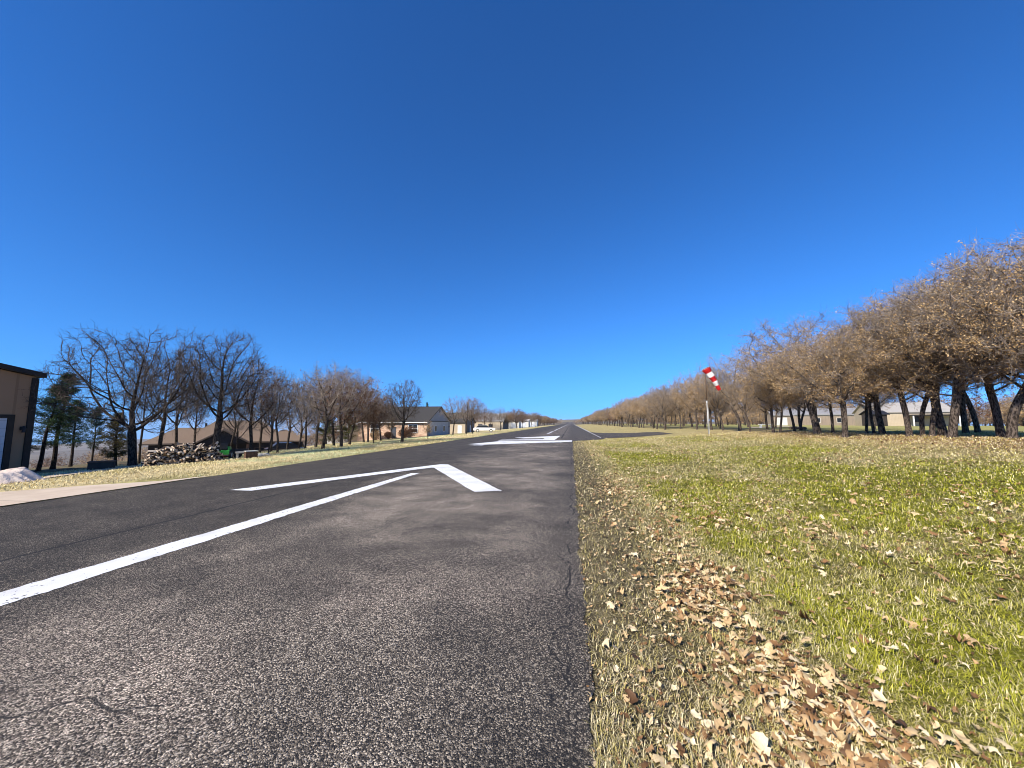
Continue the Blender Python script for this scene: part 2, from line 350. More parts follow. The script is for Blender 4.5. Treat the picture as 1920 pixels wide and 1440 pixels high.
class MB:
    def __init__(s): s.v = []; s.f = []
    def add(s, vs, fs):
        n = len(s.v); s.v += [tuple(p) for p in vs]; s.f += [tuple(n+i for i in f) for f in fs]; return s
    def box(s, x0, x1, y0, y1, z0, z1):
        return s.add([(x0, y0, z0), (x1, y0, z0), (x1, y1, z0), (x0, y1, z0), (x0, y0, z1), (x1, y0, z1), (x1, y1, z1), (x0, y1, z1)],
                     [(0, 3, 2, 1), (4, 5, 6, 7), (0, 1, 5, 4), (1, 2, 6, 5), (2, 3, 7, 6), (3, 0, 4, 7)])
    def prism(s, prof, axis, a0, a1):
        """profile (list of 2-d points, counter-clockwise) pushed along an axis"""
        n = len(prof)
        def P(p, a): return {'x': (a, p[0], p[1]), 'y': (p[0], a, p[1]), 'z': (p[0], p[1], a)}[axis]
        return s.add([P(p, a0) for p in prof]+[P(p, a1) for p in prof],
                     [tuple(range(n-1, -1, -1)), tuple(range(n, 2*n))]+[(i, (i+1) % n, n+(i+1) % n, n+i) for i in range(n)])
    def tube(s, pts, rad, k=10, cap=True):
        pts = [Vector(p) for p in pts]; n = len(pts); vs = []
        for i, p in enumerate(pts):
            d = (pts[min(i+1, n-1)]-pts[max(i-1, 0)]).normalized()
            a = d.cross(Vector((0, 0, 1)) if abs(d.z) < .9 else Vector((1, 0, 0))).normalized(); bb = d.cross(a)
            r = rad[i] if isinstance(rad, (list, tuple)) else rad
            vs += [p+(a*math.cos(2*math.pi*j/k)+bb*math.sin(2*math.pi*j/k))*r for j in range(k)]
        fs = [(i*k+j, i*k+(j+1) % k, (i+1)*k+(j+1) % k, (i+1)*k+j) for i in range(n-1) for j in range(k)]
        if cap: fs += [tuple(range(k-1, -1, -1)), tuple((n-1)*k+j for j in range(k))]
        return s.add(vs, fs)
    def build(s, name, mat, parent=None, bevel=0., smooth_=False):
        me = bpy.data.meshes.new(name); me.from_pydata(s.v, [], s.f); me.materials.append(M[mat])
        import bmesh
        bm = bmesh.new(); bm.from_mesh(me); bmesh.ops.recalc_face_normals(bm, faces=bm.faces); bm.to_mesh(me); bm.free()
        if smooth_: me.polygons.foreach_set('use_smooth', [True]*len(me.polygons))
        o = put(bpy.data.objects.new(name, me), parent)
        if bevel:
            md = o.modifiers.new('bevel', 'BEVEL'); md.width = bevel; md.segments = 2; md.limit_method = 'ANGLE'
        return o

# ---------------------------------------------------------------- ground colour
GREEN = np.array((.20, .20, .020)); OLIVE = np.array((.17, .165, .04)); STRAW = np.array((.46, .38, .18)); TAN = np.array((.44, .30, .15))
SOIL = np.array((.13, .10, .07)); PALE = np.array((.66, .54, .29)); WOODS_SHADE = np.array((.10, .080, .052)); FAR = np.array((.13, .11, .085))
YEL = np.array((.36, .33, .11))
def lerp(a, b, t): return a*(1-t[:, None])+b*t[:, None]
def green_mask(x, y):
    a = fbm(x*.30+3, y*.22, 71, 3); b_ = .5*fbm(x*1.1, y*.9, 73, 3)+.75*(fbm(x*4.5, y*4, 74, 4)-.5)+.25
    g = np.clip((a*.7+b_*.5-.485)*4.2, 0, 1)
    near = smooth((x-1.3)/.7)*(1-.75*smooth((x-9)/6))*(1-.6*smooth((y-22)/15))
    return np.clip(g*near+.25*smooth((x-1.5)/.5)*(1-smooth((y-7)/8)), 0, 1)
def drift_mask(x, y):
    xc = 1.15+.25*np.sin(y*.55)+.3*(fbm(y*.3, y*0, 91)-.5)+.015*y
    heap = np.exp(-((x-1.28)/.30)**2-((y-2.45)/.55)**2)+.8*np.exp(-((x-1.05)/.28)**2-((y-3.8)/.5)**2)
    return heap+.75*np.exp(-((x-xc)/(.24+.012*y))**2)*np.clip((fbm(x*1.4+4, y*.7, 95)-.42)*3.4, .14, 1)
def tint(x, y):
    x = np.asarray(x, float); y = np.asarray(y, float)
    n = fbm(x*.5, y*.5, 61, 4); e = edge_r(y)
    c = lerp(np.tile(STRAW, (len(x), 1))*.8, np.tile(OLIVE, (len(x), 1)), np.clip(n*1.5-.35, 0, 1))
    c = lerp(c, np.tile(GREEN, (len(x), 1)), green_mask(x, y))
    c = lerp(c, np.tile(TAN, (len(x), 1)), np.clip(.5*smooth((x-9)/6)*(1-smooth((x-20)/4))*(y < 48)+.35*drift_mask(x, y), 0, 1))
    c = lerp(c, np.tile(YEL, (len(x), 1)), smooth((x-21)/4)*.9)
    c = lerp(c, np.tile(np.array((.24, .13, .07)), (len(x), 1)), smooth((x-13.5+1.5*(n-.5))/1.5)*(1-smooth((x-20)/3))*(1-smooth((y-44)/8))*.8)  # brown leaf litter, with the shadow band at the tree bases painted in
    strip = (1-smooth((x-e-.5)/.6))
    c = lerp(c, np.tile(SOIL*.8+STRAW*.2, (len(x), 1)), strip*.8*(y < 34))
    dy = smooth((y-36)/8)*(x > 0)*(1-smooth((x-21)/4))
    c = lerp(c, np.tile(STRAW*.9, (len(x), 1)), dy*.75)
    # left side
    L = (x < -5)
    cl = lerp(np.tile(PALE, (len(x), 1)), np.tile(YEL*.9, (len(x), 1)), np.clip(fbm(x*.5, y*.22, 81, 4)*2.6-.85, 0, .8))
    edge = np.exp(-((x+11.3)/.8)**2)*.6
    cl = lerp(cl, np.tile(OLIVE*1.1, (len(x), 1)), edge)
    wd = smooth((-x-23.5+2.6*smooth((y-18)/5)*(1-smooth((y-42)/5))-2*fbm(x*.2, y*.2, 85))/2.5)*(.25+.6*(1-smooth((y-46)/12)))  # woods floor; the yard part also carries the trees' shade in its colour
    cl = lerp(cl, np.tile(WOODS_SHADE, (len(x), 1)), wd)
    c = np.where(L[:, None], cl, c)
    r = np.hypot(x, y)
    f = np.maximum(smooth((r-260)/200), smooth((-x-60)/60))
    fc = lerp(np.tile(FAR, (len(x), 1)), np.tile(np.array((.24, .20, .13)), (len(x), 1)), np.clip(fbm(x/160, y/160, 99, 4)*3-1.3, 0, 1))
    c = lerp(c, fc, f)
    return c

# ---------------------------------------------------------------- terrain
def axis(fine0, fine1, st, lo, hi):
    a = list(np.arange(fine0, fine1+1e-6, st)); s = st
    while a[-1] < hi: s *= 1.09; a.append(a[-1]+s)
    s = st; b_ = []; p = fine0
    while p > lo: s *= 1.09; p -= s; b_.append(p)
    return np.array(b_[::-1]+a)
xs = np.unique(np.concatenate([axis(-45, 30, .5, -6000, 6000), np.arange(0, 8, .125), [.1, -10.7]])); ys = np.unique(np.concatenate([axis(-12, 110, .7, -1500, 6000), np.arange(0, 12, .2)]))
GX, GY = np.meshgrid(xs, ys); gx, gy = GX.ravel(), GY.ravel(); gz = H(gx, gy)
nx, ny = len(xs), len(ys); ii = np.arange(nx*ny).reshape(ny, nx)
Q = np.stack([ii[:-1, :-1], ii[:-1, 1:], ii[1:, 1:], ii[1:, :-1]], -1).reshape(-1, 4)
gt = tint(gx, gy); th_ = (gx > 0)*(1-smooth((np.hypot(gx, gy)-10)/25)); gt = gt*(1-.42*th_[:, None])   # thatch and soil, darkened near the viewpoint to deepen gaps between blades
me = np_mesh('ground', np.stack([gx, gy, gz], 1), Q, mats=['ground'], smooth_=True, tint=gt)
tag(put(bpy.data.objects.new('ground', me)), kind='structure')

def sheet(name, La, Lb, mat, dz, nu=8, step=.6):
    """strip between two polylines, draped dz above the ground"""
    def res(L, n):
        L = np.array(L, float); d = np.concatenate([[0], np.cumsum(np.hypot(*np.diff(L, axis=0).T))]); t = np.linspace(0, d[-1], n)
        return np.stack([np.interp(t, d, L[:, 0]), np.interp(t, d, L[:, 1])], 1)
    ln = max(np.hypot(*np.diff(np.array(La, float), axis=0).T).sum(), np.hypot(*np.diff(np.array(Lb, float), axis=0).T).sum())
    n = max(2, int(ln/step)+1); a = res(La, n); b_ = res(Lb, n); t = np.linspace(0, 1, nu+1)
    P = a[:, None]*(1-t[None, :, None])+b_[:, None]*t[None, :, None]; P = P.reshape(-1, 2)
    V = np.column_stack([P, H(P[:, 0], P[:, 1])+dz]); ii = np.arange(n*(nu+1)).reshape(n, nu+1)
    Q = np.stack([ii[:-1, :-1], ii[:-1, 1:], ii[1:, 1:], ii[1:, :-1]], -1).reshape(-1, 4)
    me = np_mesh(name, V, Q, mats=[mat]); o = put(bpy.data.objects.new(name, me)); return tag(o, kind='structure')
# runway: jagged right edge, straight left edge, widening beyond the threshold bar
yy = np.concatenate([np.arange(-12, 34, .06), np.arange(34, 60, .5), np.arange(60, 1000, 6)])
xr = edge_r(yy)+np.where(yy < 40, .10*(fbm(yy*2.2, yy*0, 3)-.5)+.055*(vnoise(yy*12, yy*0, 4)-.5), 0)
xl = -10.7+.12*(fbm(yy*1.2, yy*0, 6)-.5)
V = []; Q = []
tt = [0, .25, .5, .75, 1]
for i, (y0, a, b_) in enumerate(zip(yy, xl, xr)):
    for t in tt: V.append((a*(1-t)+b_*t, y0, .010 if y0 < 500 else float(H(a*(1-t)+b_*t, y0))+.05))
V = np.array(V); ii = np.arange(len(V)).reshape(-1, 5)
Q = np.stack([ii[:-1, :-1], ii[:-1, 1:], ii[1:, 1:], ii[1:, :-1]], -1).reshape(-1, 4)
tag(put(bpy.data.objects.new('runway', np_mesh('runway', V, Q, mats=['asphalt']))), kind='structure')
sheet('taxiway', [(3.2, 42.3), (5, 42.2), (8, 44), (11.5, 46.5)], [(3.2, 68), (5, 62), (8, 57.5), (11.5, 54)], 'asphalt', .03, 12)
# concrete drives
g = lambda pts: [spot(*p)[:2] for p in pts]
sheet('driveway', [(-17.6, 3.2), (-13.44, 7.39), (-12.08, 8.57), (-11.18, 9.17), (-10.75, 10.4)], [(-10.78, 1.5), (-10.78, 5.9), (-10.78, 7), (-10.78, 8.4), (-10.74, 10.35)], 'concrete', .024, 8, .4)
sheet('hangar_apron', [(-22.9, 7.5), (-16.5, 7.2), (-13.6, 7.3)], [(-22.9, 3), (-17, 2.6), (-14.5, 5.0)], 'concrete', .026, 6, .4)
sheet('path', g([(86, 893), (150, 884), (230, 875), (330, 867)]), g([(88, 898), (150, 888.5), (230, 878), (330, 869.5)]), 'concrete', .03, 3, .4)

# painted markings
def flat(name, pts, z, mat, sub=None):
    rr_ = random.Random(len(pts)*7+int(pts[0][1]*10)); out = []
    for (x0, y0), (x1, y1) in zip(pts, pts[1:]+pts[:1]):
        L_ = math.hypot(x1-x0, y1-y0); dm = min(math.hypot(x0, y0), math.hypot(x1, y1)); n_ = max(1, min(260, int(L_/(.05 if dm < 20 else .5)))); nx_, ny_ = (y1-y0)/max(L_, 1e-6), -(x1-x0)/max(L_, 1e-6)
        for i in range(n_):
            t = i/n_; j = 0 if i == 0 or dm > 20 else (rr_.gauss(0, .006)+.02*(float(vnoise(np.array(t*L_*3.1), np.array(y0), 8))-.5)); out.append((x0+(x1-x0)*t+nx_*j, y0+(y1-y0)*t+ny_*j))
    pts = out
    me = bpy.data.meshes.new(name); me.from_pydata([(x, y, z) for x, y in pts], [], [tuple(range(len(pts)))]); me.materials.append(M[mat])
    return tag(put(bpy.data.objects.new(name, me)), kind='structure')
flat('centre_line_marking', [(-5.55, -8), (-5.15, -8), (-4.93, 3), (-4.80, 11.9), (-5.05, 11.8), (-5.33, 3)], .015, 'paint')
flat('arrow_marking', [(-4.70, 14.5), (-5.02, 14.5), (-8.05, 8.22), (-7.48, 8.22), (-4.96, 13.35), (-4.86, 13.35), (-2.25, 8.86), (-1.64, 9.1)], .015, 'paint')
u0 = lambda pts: [spot(*p)[:2] for p in pts]
flat('threshold_marking', u0([(877, 833.2), (905, 834.2), (1072, 828.4), (1073, 826.0), (936, 827.6)]), .015, 'paint')
flat('numeral_marking', [(-6.6, 34.6), (-1.55, 36.4), (-1.33, 48.6), (-6.1, 41.8), (-4.9, 39.9), (-2.8, 41.0), (-2.75, 38.1), (-6.6, 36.4)], .015, 'paint')
for q in ([(880, 835), (903, 836.5), (909, 834.6), (890, 834)], [(925, 833.5), (955, 832.6), (952, 831.4), (922, 832.4)], [(972, 832), (1005, 831), (1000, 829.9), (970, 830.8)], [(1022, 831), (1055, 830.6), (1053, 829.6), (1024, 830)]):
    flat('threshold_bar_marking', u0(q), .014, 'paint_faint')
yd = 57.
while yd < 400:
    flat('centre_dash_marking', [(-3.62, yd), (-3.25, yd), (-3.25, yd+17), (-3.62, yd+17)], .015, 'paint_worn'); yd += 25
flat('edge_line_marking', [(3.10, 43.2), (3.32, 43.2), (3.30, 400), (2.95, 400)], .015, 'paint_worn')

# ---------------------------------------------------------------- tree generator
def colonise(rng, Hh, fork, rx, rz, n, step, lean=(0, 0), spread=1., lobes=.35, flat_=0., jit=.17):
    cz = fork*.85+(Hh-fork*.85)*.5; rzz = (Hh-fork*.85)*.5
    pts = []
    while len(pts) < n:
        p = rng.normal(size=3); p /= np.linalg.norm(p); rr = rng.random()**.42
        th = math.atan2(p[1], p[0]); ph = math.asin(p[2])
        lob = 1-lobes*.5+lobes*float(vnoise(np.array(th*1.9+7), np.array(ph*2.3+5), int(rng.bit_generator.state['state']['state'] % 1) + rz))
        q = np.array((p[0]*rx*rr*lob, p[1]*rx*rr*lob*spread, cz+p[2]*rzz*rr*lob))
        if q[2] < cz: q[2] = cz+(q[2]-cz)*(1-.25*flat_); q[:2] *= 1.0
        q[0] += lean[0]*(q[2]-fork)/Hh; q[1] += lean[1]*(q[2]-fork)/Hh
        pts.append(q)
    A = np.array(pts)
    nodes = [np.zeros(3)]; par = [-1]; d = np.array((0., 0, 1)); p = np.zeros(3)
    nt_ = int(fork/step)
    for i in range(nt_):
        d = d+rng.normal(0, .05, 3)*np.array((1, 1, .2))+np.array((lean[0], lean[1], 0))*.02; d[2] = abs(d[2]); d /= np.linalg.norm(d)
        p = p+d*step; nodes.append(p); par.append(len(nodes)-2)
    P = np.array(nodes); best = np.full(len(A), 1e9); bi = np.zeros(len(A), int); alive = np.ones(len(A), bool)
    new0 = len(P)-1
    for it in range(110):
        new = P[new0:]
        if it == 0: new = P[-max(2, nt_//3):]; new0 = len(P)-len(new)
        D = np.linalg.norm(A[:, None]-new[None], axis=2); j = D.argmin(1); dm = D[np.arange(len(A)), j]
        up = dm < best; best[up] = dm[up]; bi[up] = j[up]+new0
        alive &= best > step*1.8
        if not alive.any(): break
        act = np.where(alive & (best < 6.5))[0]
        if len(act) == 0: break
        dirs = {}
        V_ = (A[act]-P[bi[act]])/best[act][:, None]
        acc = np.zeros_like(P); np.add.at(acc, bi[act], V_)
        src = np.unique(bi[act]); dd = acc[src]; dd /= np.linalg.norm(dd, axis=1)[:, None]+1e-9
        dd += rng.normal(0, jit, dd.shape); dd /= np.linalg.norm(dd, axis=1)[:, None]
        newp = P[src]+dd*step; new0 = len(P); P = np.concatenate([P, newp]); par += list(src)
        if len(P) > 3400: break
    return P, np.array(par)
def limb_mesh(P, par, rad, keep, k, V, Q, smt):
    """frusta along the chosen edges; the strongest child shares its parent's ring"""
    n = len(P); D = np.zeros_like(P); D[1:] = P[1:]-P[par[1:]]; D /= np.linalg.norm(D, axis=1)[:, None]+1e-9; D[0] = (0, 0, 1)
    main = {}
    for i in range(1, n):
        q = par[i]
        if q not in main or rad[i] > rad[main[q]]: main[q] = i
    ND = D.copy()
    for q, i in main.items(): ND[q] = D[q]+D[i]
    ND /= np.linalg.norm(ND, axis=1)[:, None]+1e-9
    e = np.array([i for i in keep if i > 0])
    if len(e) == 0: return
    ism = np.array([main[par[i]] == i for i in e])
    d0 = np.where(ism[:, None], ND[par[e]], D[e]); r0 = np.where(ism, rad[par[e]], rad[e]*1.15); d1 = ND[e]; r1 = rad[e]
    def ring(c, d, r):
        ref = np.tile((1., .13, .07), (len(d), 1)); ref[np.abs(d[:, 0]) > .85] = (0, 1, .1)
        a = np.cross(d, ref); a /= np.linalg.norm(a, axis=1)[:, None]; b_ = np.cross(d, a)
        t = np.arange(k)*2*np.pi/k
        return c[:, None]+(a[:, None]*np.cos(t)[None, :, None]+b_[:, None]*np.sin(t)[None, :, None])*r[:, None, None]
    W = np.concatenate([ring(P[par[e]], d0, r0), ring(P[e], d1, r1)], 1)
    base = sum(len(v) for v in V); nn = len(e); o = base+np.arange(nn)[:, None]*2*k; j = np.arange(k)[None]; j2 = (j+1) % k
    V.append(W.reshape(-1, 3)); Q.append(np.stack([o+j, o+j2, o+k+j2, o+k+j], -1).reshape(-1, 4))
def twigs(rng, S, Dr, L, r, V, Q, up=.25):
    """bent triangular twigs starting at S along Dr"""
    n = len(S); d1 = Dr+rng.normal(0, .35, (n, 3)); d1 /= np.linalg.norm(d1, axis=1)[:, None]
    mid = S+d1*L[:, None]*.5; d2 = d1+rng.normal(0, .45, (n, 3)); d2[:, 2] += up; d2 /= np.linalg.norm(d2, axis=1)[:, None]; end = mid+d2*L[:, None]*.55
    ref = rng.normal(size=(n, 3)); a = np.cross(d1, ref); a /= np.linalg.norm(a, axis=1)[:, None]+1e-9; b_ = np.cross(d1, a)
    t = np.arange(3)*2*np.pi/3
    ringd = a[:, None]*np.cos(t)[None, :, None]+b_[:, None]*np.sin(t)[None, :, None]
    W = np.concatenate([S[:, None]+ringd*r, mid[:, None]+ringd*r*.75, end[:, None]+ringd*r*.35], 1)
    o = sum(len(v) for v in V)+np.arange(n)[:, None]*9; j = np.arange(3)[None]; j2 = (j+1) % 3
    q = np.concatenate([np.stack([o+j, o+j2, o+3+j2, o+3+j], -1), np.stack([o+3+j, o+3+j2, o+6+j2, o+6+j], -1)], 1)
    V.append(W.reshape(-1, 3)); Q.append(q.reshape(-1, 4)); return mid, end, d2
def leafquads(rng, C, size, V, Q, asp=.55):
    n = len(C); a = rng.normal(size=(n, 3)); a /= np.linalg.norm(a, axis=1)[:, None]; b_ = np.cross(a, rng.normal(size=(n, 3))); b_ /= np.linalg.norm(b_, axis=1)[:, None]+1e-9
    s = size*(.6+.8*rng.random(n))[:, None]
    W = np.stack([C-a*s*.5, C+b_*s*asp*.5, C+a*s*.5, C-b_*s*asp*.5], 1)
    o = sum(len(v) for v in V)+np.arange(n)[:, None]*4
    V.append(W.reshape(-1, 3)); Q.append((o+np.arange(4)[None]).reshape(-1, 4))
def make_oak(seed, Hh, fork, rx, R0, n=700, step=.26, leaf=0., leafmat='leaf_gold', bk='bark', tw='twig', ntw=3, twl=.42, twr=.006, lean=(0, 0), spread=1., lobes=.5, lsize=.10, flat_=0., leafbias=None, smo=3):
    rng = np.random.default_rng(seed)
    P, par = colonise(rng, Hh, fork, rx, seed, n, step, lean, spread, lobes, flat_)
    N = len(P); cnt = np.zeros(N); ch = np.zeros(N, int)
    for i in range(N-1, 0, -1):
        if ch[i] == 0: cnt[i] = 1
        cnt[par[i]] += cnt[i]; ch[par[i]] += 1
    tip = .011; a = math.log(R0/tip)/math.log(cnt[0]); rad = tip*cnt**a
    mc = np.full(N, -1)
    for i in range(1, N):
        q = par[i]
        if mc[q] < 0 or rad[i] > rad[mc[q]]: mc[q] = i
    has = np.where((mc >= 0) & (np.arange(N) > 0))[0]
    for _ in range(smo):
        P2 = P.copy(); P2[has] = .4*P[has]+.3*(P[par[has]]+P[mc[has]]); P = P2
    rad[0] *= 1.35; rad[1] *= 1.1
    if N > 2: rad[2] *= 1.05
    thick = np.where(rad > R0*.30)[0]; midr = np.where((rad <= R0*.30) & (rad > .03))[0]; thin = np.where(rad <= .03)[0]
    V, Q = [], []; limb_mesh(P, par, rad, thick, 9, V, Q, True)
    tme = np_mesh('trunk', np.concatenate(V), np.concatenate(Q), mats=[bk], smooth_=True)
    V, Q = [], []; limb_mesh(P, par, rad, midr, 5, V, Q, True); q1 = sum(len(q) for q in Q)
    limb_mesh(P, par, rad, thin, 3, V, Q, True)
    D = np.zeros_like(P); D[1:] = P[1:]-P[par[1:]]; D /= np.linalg.norm(D, axis=1)[:, None]+1e-9
    cand = np.where((rad < .05) & (np.arange(N) > 3))[0]; src = np.repeat(cand, ntw)
    L = twl*(.5+rng.random(len(src)))
    m1, e1, d1 = twigs(rng, P[src]-D[src]*step*rng.random((len(src), 1)), D[src]+rng.normal(0, .6, (len(src), 3)), L, twr, V, Q)
    s2 = rng.choice(len(m1), int(len(m1)*1.3)); m2, e2, d2 = twigs(rng, m1[s2]+(e1[s2]-m1[s2])*rng.random((len(s2), 1)), d1[s2]+rng.normal(0, .7, (len(s2), 3)), L[s2]*.65, twr*.7, V, Q)
    nq = sum(len(q) for q in Q)
    if leaf > 0:
        allp = np.concatenate([m1, e1, e2, m2]); nl = int(len(allp)*leaf)
        pr = np.ones(len(allp))
        # dead leaves hang on in clumps, most of them low in the crown
        cl = np.array(fbm(allp[:, 0]*1.1+allp[:, 2]*.7+50, allp[:, 1]*1.1+allp[:, 2]*.5+50, seed, 2)); pr *= np.clip((cl-.32)*4, .05, 1)
        pr *= np.clip(1.35-(allp[:, 2]/Hh)**2*1.25, .08, 1); pr /= pr.sum()
        C = allp[rng.choice(len(allp), nl, p=pr)]+rng.normal(0, .06, (nl, 3)); leafquads(rng, C, lsize, V, Q)
    tot = sum(len(q) for q in Q); mi = np.zeros(tot, int); mi[q1:nq] = 1; mi[nq:] = 2
    cme = np_mesh('crown', np.concatenate(V), np.concatenate(Q), mats=[bk, tw, leafmat], mi=mi)
    return tme, cme, float(np.percentile(np.concatenate(V)[:, 2], 99.7))
def make_conifer(seed, Hh, bare, rx, R0, nb=60, mat='needle', lean=(0, 0), tuft=70, nl=.16, cone=.6, bk='bark_dark'):
    rng = np.random.default_rng(seed); k = int(Hh/.4); z = np.linspace(0, Hh, k+1)
    P = np.stack([lean[0]*(z/Hh)+.05*np.sin(z*1.3+seed), lean[1]*(z/Hh)+.05*np.cos(z*1.1), z], 1); par = np.arange(-1, k)
    rad = R0*(1-z/Hh)**.8+.02; rad[0] *= 1.3
    V, Q = [], []; limb_mesh(P, par, rad, np.arange(k+1), 8, V, Q, True); tme = np_mesh('trunk', np.concatenate(V), np.concatenate(Q), mats=[bk], smooth_=True)
    V, Q = [], []; S, E = [], []
    for i in range(nb):
        h = bare+(Hh-bare)*rng.random()**.8; t = (h-bare)/(Hh-bare)
        ln = rx*((1-t)**cone)*(.5+.6*rng.random())*min(1, .45+t*3); az = rng.random()*2*math.pi
        b0 = np.array([np.interp(h, z, P[:, 0]), np.interp(h, z, P[:, 1]), h]); d = np.array((math.cos(az), math.sin(az), .15+.35*t+rng.normal()*.12))
        m_ = b0+d*ln*.55; e = b0+d*ln+np.array((0, 0, .12*ln)); 
        S.append(np.array([b0, m_, e])); 
    BP = np.concatenate(S); bp = np.array([-1 if i % 3 == 0 else i-1 for i in range(len(BP))]); br = np.tile((.035, .022, .008), nb)
    n = len(BP); keep = [i for i in range(n) if i % 3]
    W = np.array([BP[bp[i]] for i in keep]); Ee = np.array([BP[i] for i in keep])
    PP = np.concatenate([[[0, 0, 0]], W, Ee]); 
    d = Ee-W; a = np.cross(d, (0.1, .2, 1)); a /= np.linalg.norm(a, axis=1)[:, None]; b_ = np.cross(d, a); b_ /= np.linalg.norm(b_, axis=1)[:, None]
    t3 = np.arange(3)*2*np.pi/3; rg = a[:, None]*np.cos(t3)[None, :, None]+b_[:, None]*np.sin(t3)[None, :, None]
    WW = np.concatenate([W[:, None]+rg*.025, Ee[:, None]+rg*.012], 1); o = np.arange(len(W))[:, None]*6; j = np.arange(3)[None]; j2 = (j+1) % 3
    V.append(WW.reshape(-1, 3)); Q.append(np.stack([o+j, o+j2, o+3+j2, o+3+j], -1).reshape(-1, 4)); q0 = len(Q[0])
    # needle tufts along the outer part of every branch
    C = []
    for s in S:
        for t in np.linspace(.35, 1.08, 5): C.append(s[0]+(s[2]-s[0])*t+rng.normal(0, .12, 3)*(1, 1, .6))
    C = np.repeat(np.array(C), tuft//5*2, 0); dirs = rng.normal(size=C.shape); dirs[:, 2] = dirs[:, 2]*.6+.25; dirs /= np.linalg.norm(dirs, axis=1)[:, None]
    Cc = C+dirs*rng.random((len(C), 1))*.22; wv = np.cross(dirs, rng.normal(size=C.shape)); wv /= np.linalg.norm(wv, axis=1)[:, None]
    ln = nl*(.6+.8*rng.random((len(C), 1))); W3 = np.stack([Cc-wv*.012, Cc+wv*.012, Cc+dirs*ln+wv*.006, Cc+dirs*ln-wv*.006], 1)
    o = sum(len(v) for v in V)+np.arange(len(C))[:, None]*4; V.append(W3.reshape(-1, 3)); Q.append((o+np.arange(4)[None]).reshape(-1, 4))
    tot = sum(len(q) for q in Q); mi = np.ones(tot, int); mi[:q0] = 0
    cme = np_mesh('crown', np.concatenate(V), np.concatenate(Q), mats=[bk, mat], mi=mi); return tme, cme, Hh
PR = {}
PR['spread'] = make_oak(11, 8.6, 2.5, 4.5, .21, 1300, .22, 0, bk='bark_dark', tw='twig_dark', ntw=3, twl=.42, lobes=.6, twr=.008)
PR['upright'] = make_oak(12, 9.0, 3.2, 2.9, .20, 1300, .22, 0, bk='bark_dark', tw='twig_dark', ntw=4, twl=.40, lobes=.35, twr=.008)
PR['bare'] = make_oak(13, 7.6, 2.9, 2.5, .12, 750, .22, .0, bk='bark_dark', tw='twig_dark', ntw=3, twl=.42, lobes=.6, twr=.007)
PR['bare2'] = make_oak(14, 7.2, 2.5, 2.9, .13, 750, .23, .05, 'leaf_rust', ntw=3, twl=.44, lobes=.6, bk='bark_dark')
PR['rust'] = make_oak(15, 7.4, 2.7, 2.7, .13, 750, .24, .45, 'leaf_rust', 'bark_dark', 'twig', ntw=4, lobes=.6)
PR['rust2'] = make_oak(16, 7.0, 2.4, 2.9, .13, 700, .24, .7, 'leaf_rust', 'bark_dark', 'twig', ntw=4, lobes=.5)
PR['gold'] = make_oak(17, 7.6, 2.8, 3.5, .145, 1000, .24, 1.1, 'leaf_gold', 'bark', 'twig', ntw=5, twl=.46, lobes=.55, lsize=.07)
PR['gold2'] = make_oak(18, 7.8, 2.9, 3.2, .13, 950, .24, 1.1, 'leaf_gold', 'bark', 'twig', ntw=5, twl=.46, lobes=.6, lsize=.07)
PR['gold3'] = make_oak(19, 8.0, 2.9, 3.7, .16, 1100, .24, .85, 'leaf_gold', 'bark', 'twig', ntw=5, twl=.48, lobes=.55, lean=(-.25, 0), lsize=.07)
PR['greyt'] = make_oak(20, 8.4, 3.0, 3.2, .125, 1000, .24, .30, 'leaf_gold', 'bark', 'twig', ntw=5, twl=.46, lobes=.6, lsize=.07)
PR['pine'] = make_conifer(31, 8.0, 1.8, 2.2, .15, 85, lean=(.9, 0), tuft=90)
PR['pine2'] = make_conifer(32, 7.0, 2.0, 1.9, .12, 70, tuft=90)
PR['cedar'] = make_conifer(33, 4.5, .7, 1.5, .10, 80, 'needle_brown', tuft=80, nl=.12, cone=.8)
PR['evergreen'] = make_conifer(34, 5.5, .5, 2.0, .14, 90, 'evergreen', tuft=80, nl=.2, cone=.7)
PR['sapling'] = make_oak(35, 2.6, .8, .8, .035, 160, .16, .9, 'leaf_gold', 'bark', 'twig', ntw=3, twl=.2, lsize=.07)
def tree(kind, x, y, h, label, group=None, rz=None, wf=1., cat='tree', name=None, mirror=1, dz=-.05):
    t, c, H0 = PR[kind]; s = h/H0
    nm = name or {'pine': 'pine_tree', 'pine2': 'pine_tree', 'cedar': 'cedar_tree', 'evergreen': 'evergreen_tree', 'sapling': 'sapling'}.get(kind, 'oak_tree')
    rz = random.Random(int(x*131+y*977)).random()*6.28 if rz is None else rz
    r = empty(nm, (x, y, float(H(x, y))+dz), rz, (s*wf*mirror, s*wf, s), label, cat, group)
    put(bpy.data.objects.new('trunk', t), r); put(bpy.data.objects.new('crown', c), r); return r
def tree_px(kind, px, py, top, label, group=None, **k):
    x, y, z = spot(px, py); return tree(kind, x, y, height_at(px, top, x, y)-z, label, group, **k)
random.seed(5)
ORD = ['first', 'second', 'third', 'fourth', 'fifth', 'sixth', 'seventh', 'eighth', 'ninth', 'tenth', 'eleventh', 'twelfth', 'thirteenth', 'fourteenth', 'fifteenth', 'sixteenth', 'seventeenth', 'eighteenth', 'nineteenth', 'twentieth', 'twenty-first', 'twenty-second', 'twenty-third', 'twenty-fourth', 'twenty-fifth']
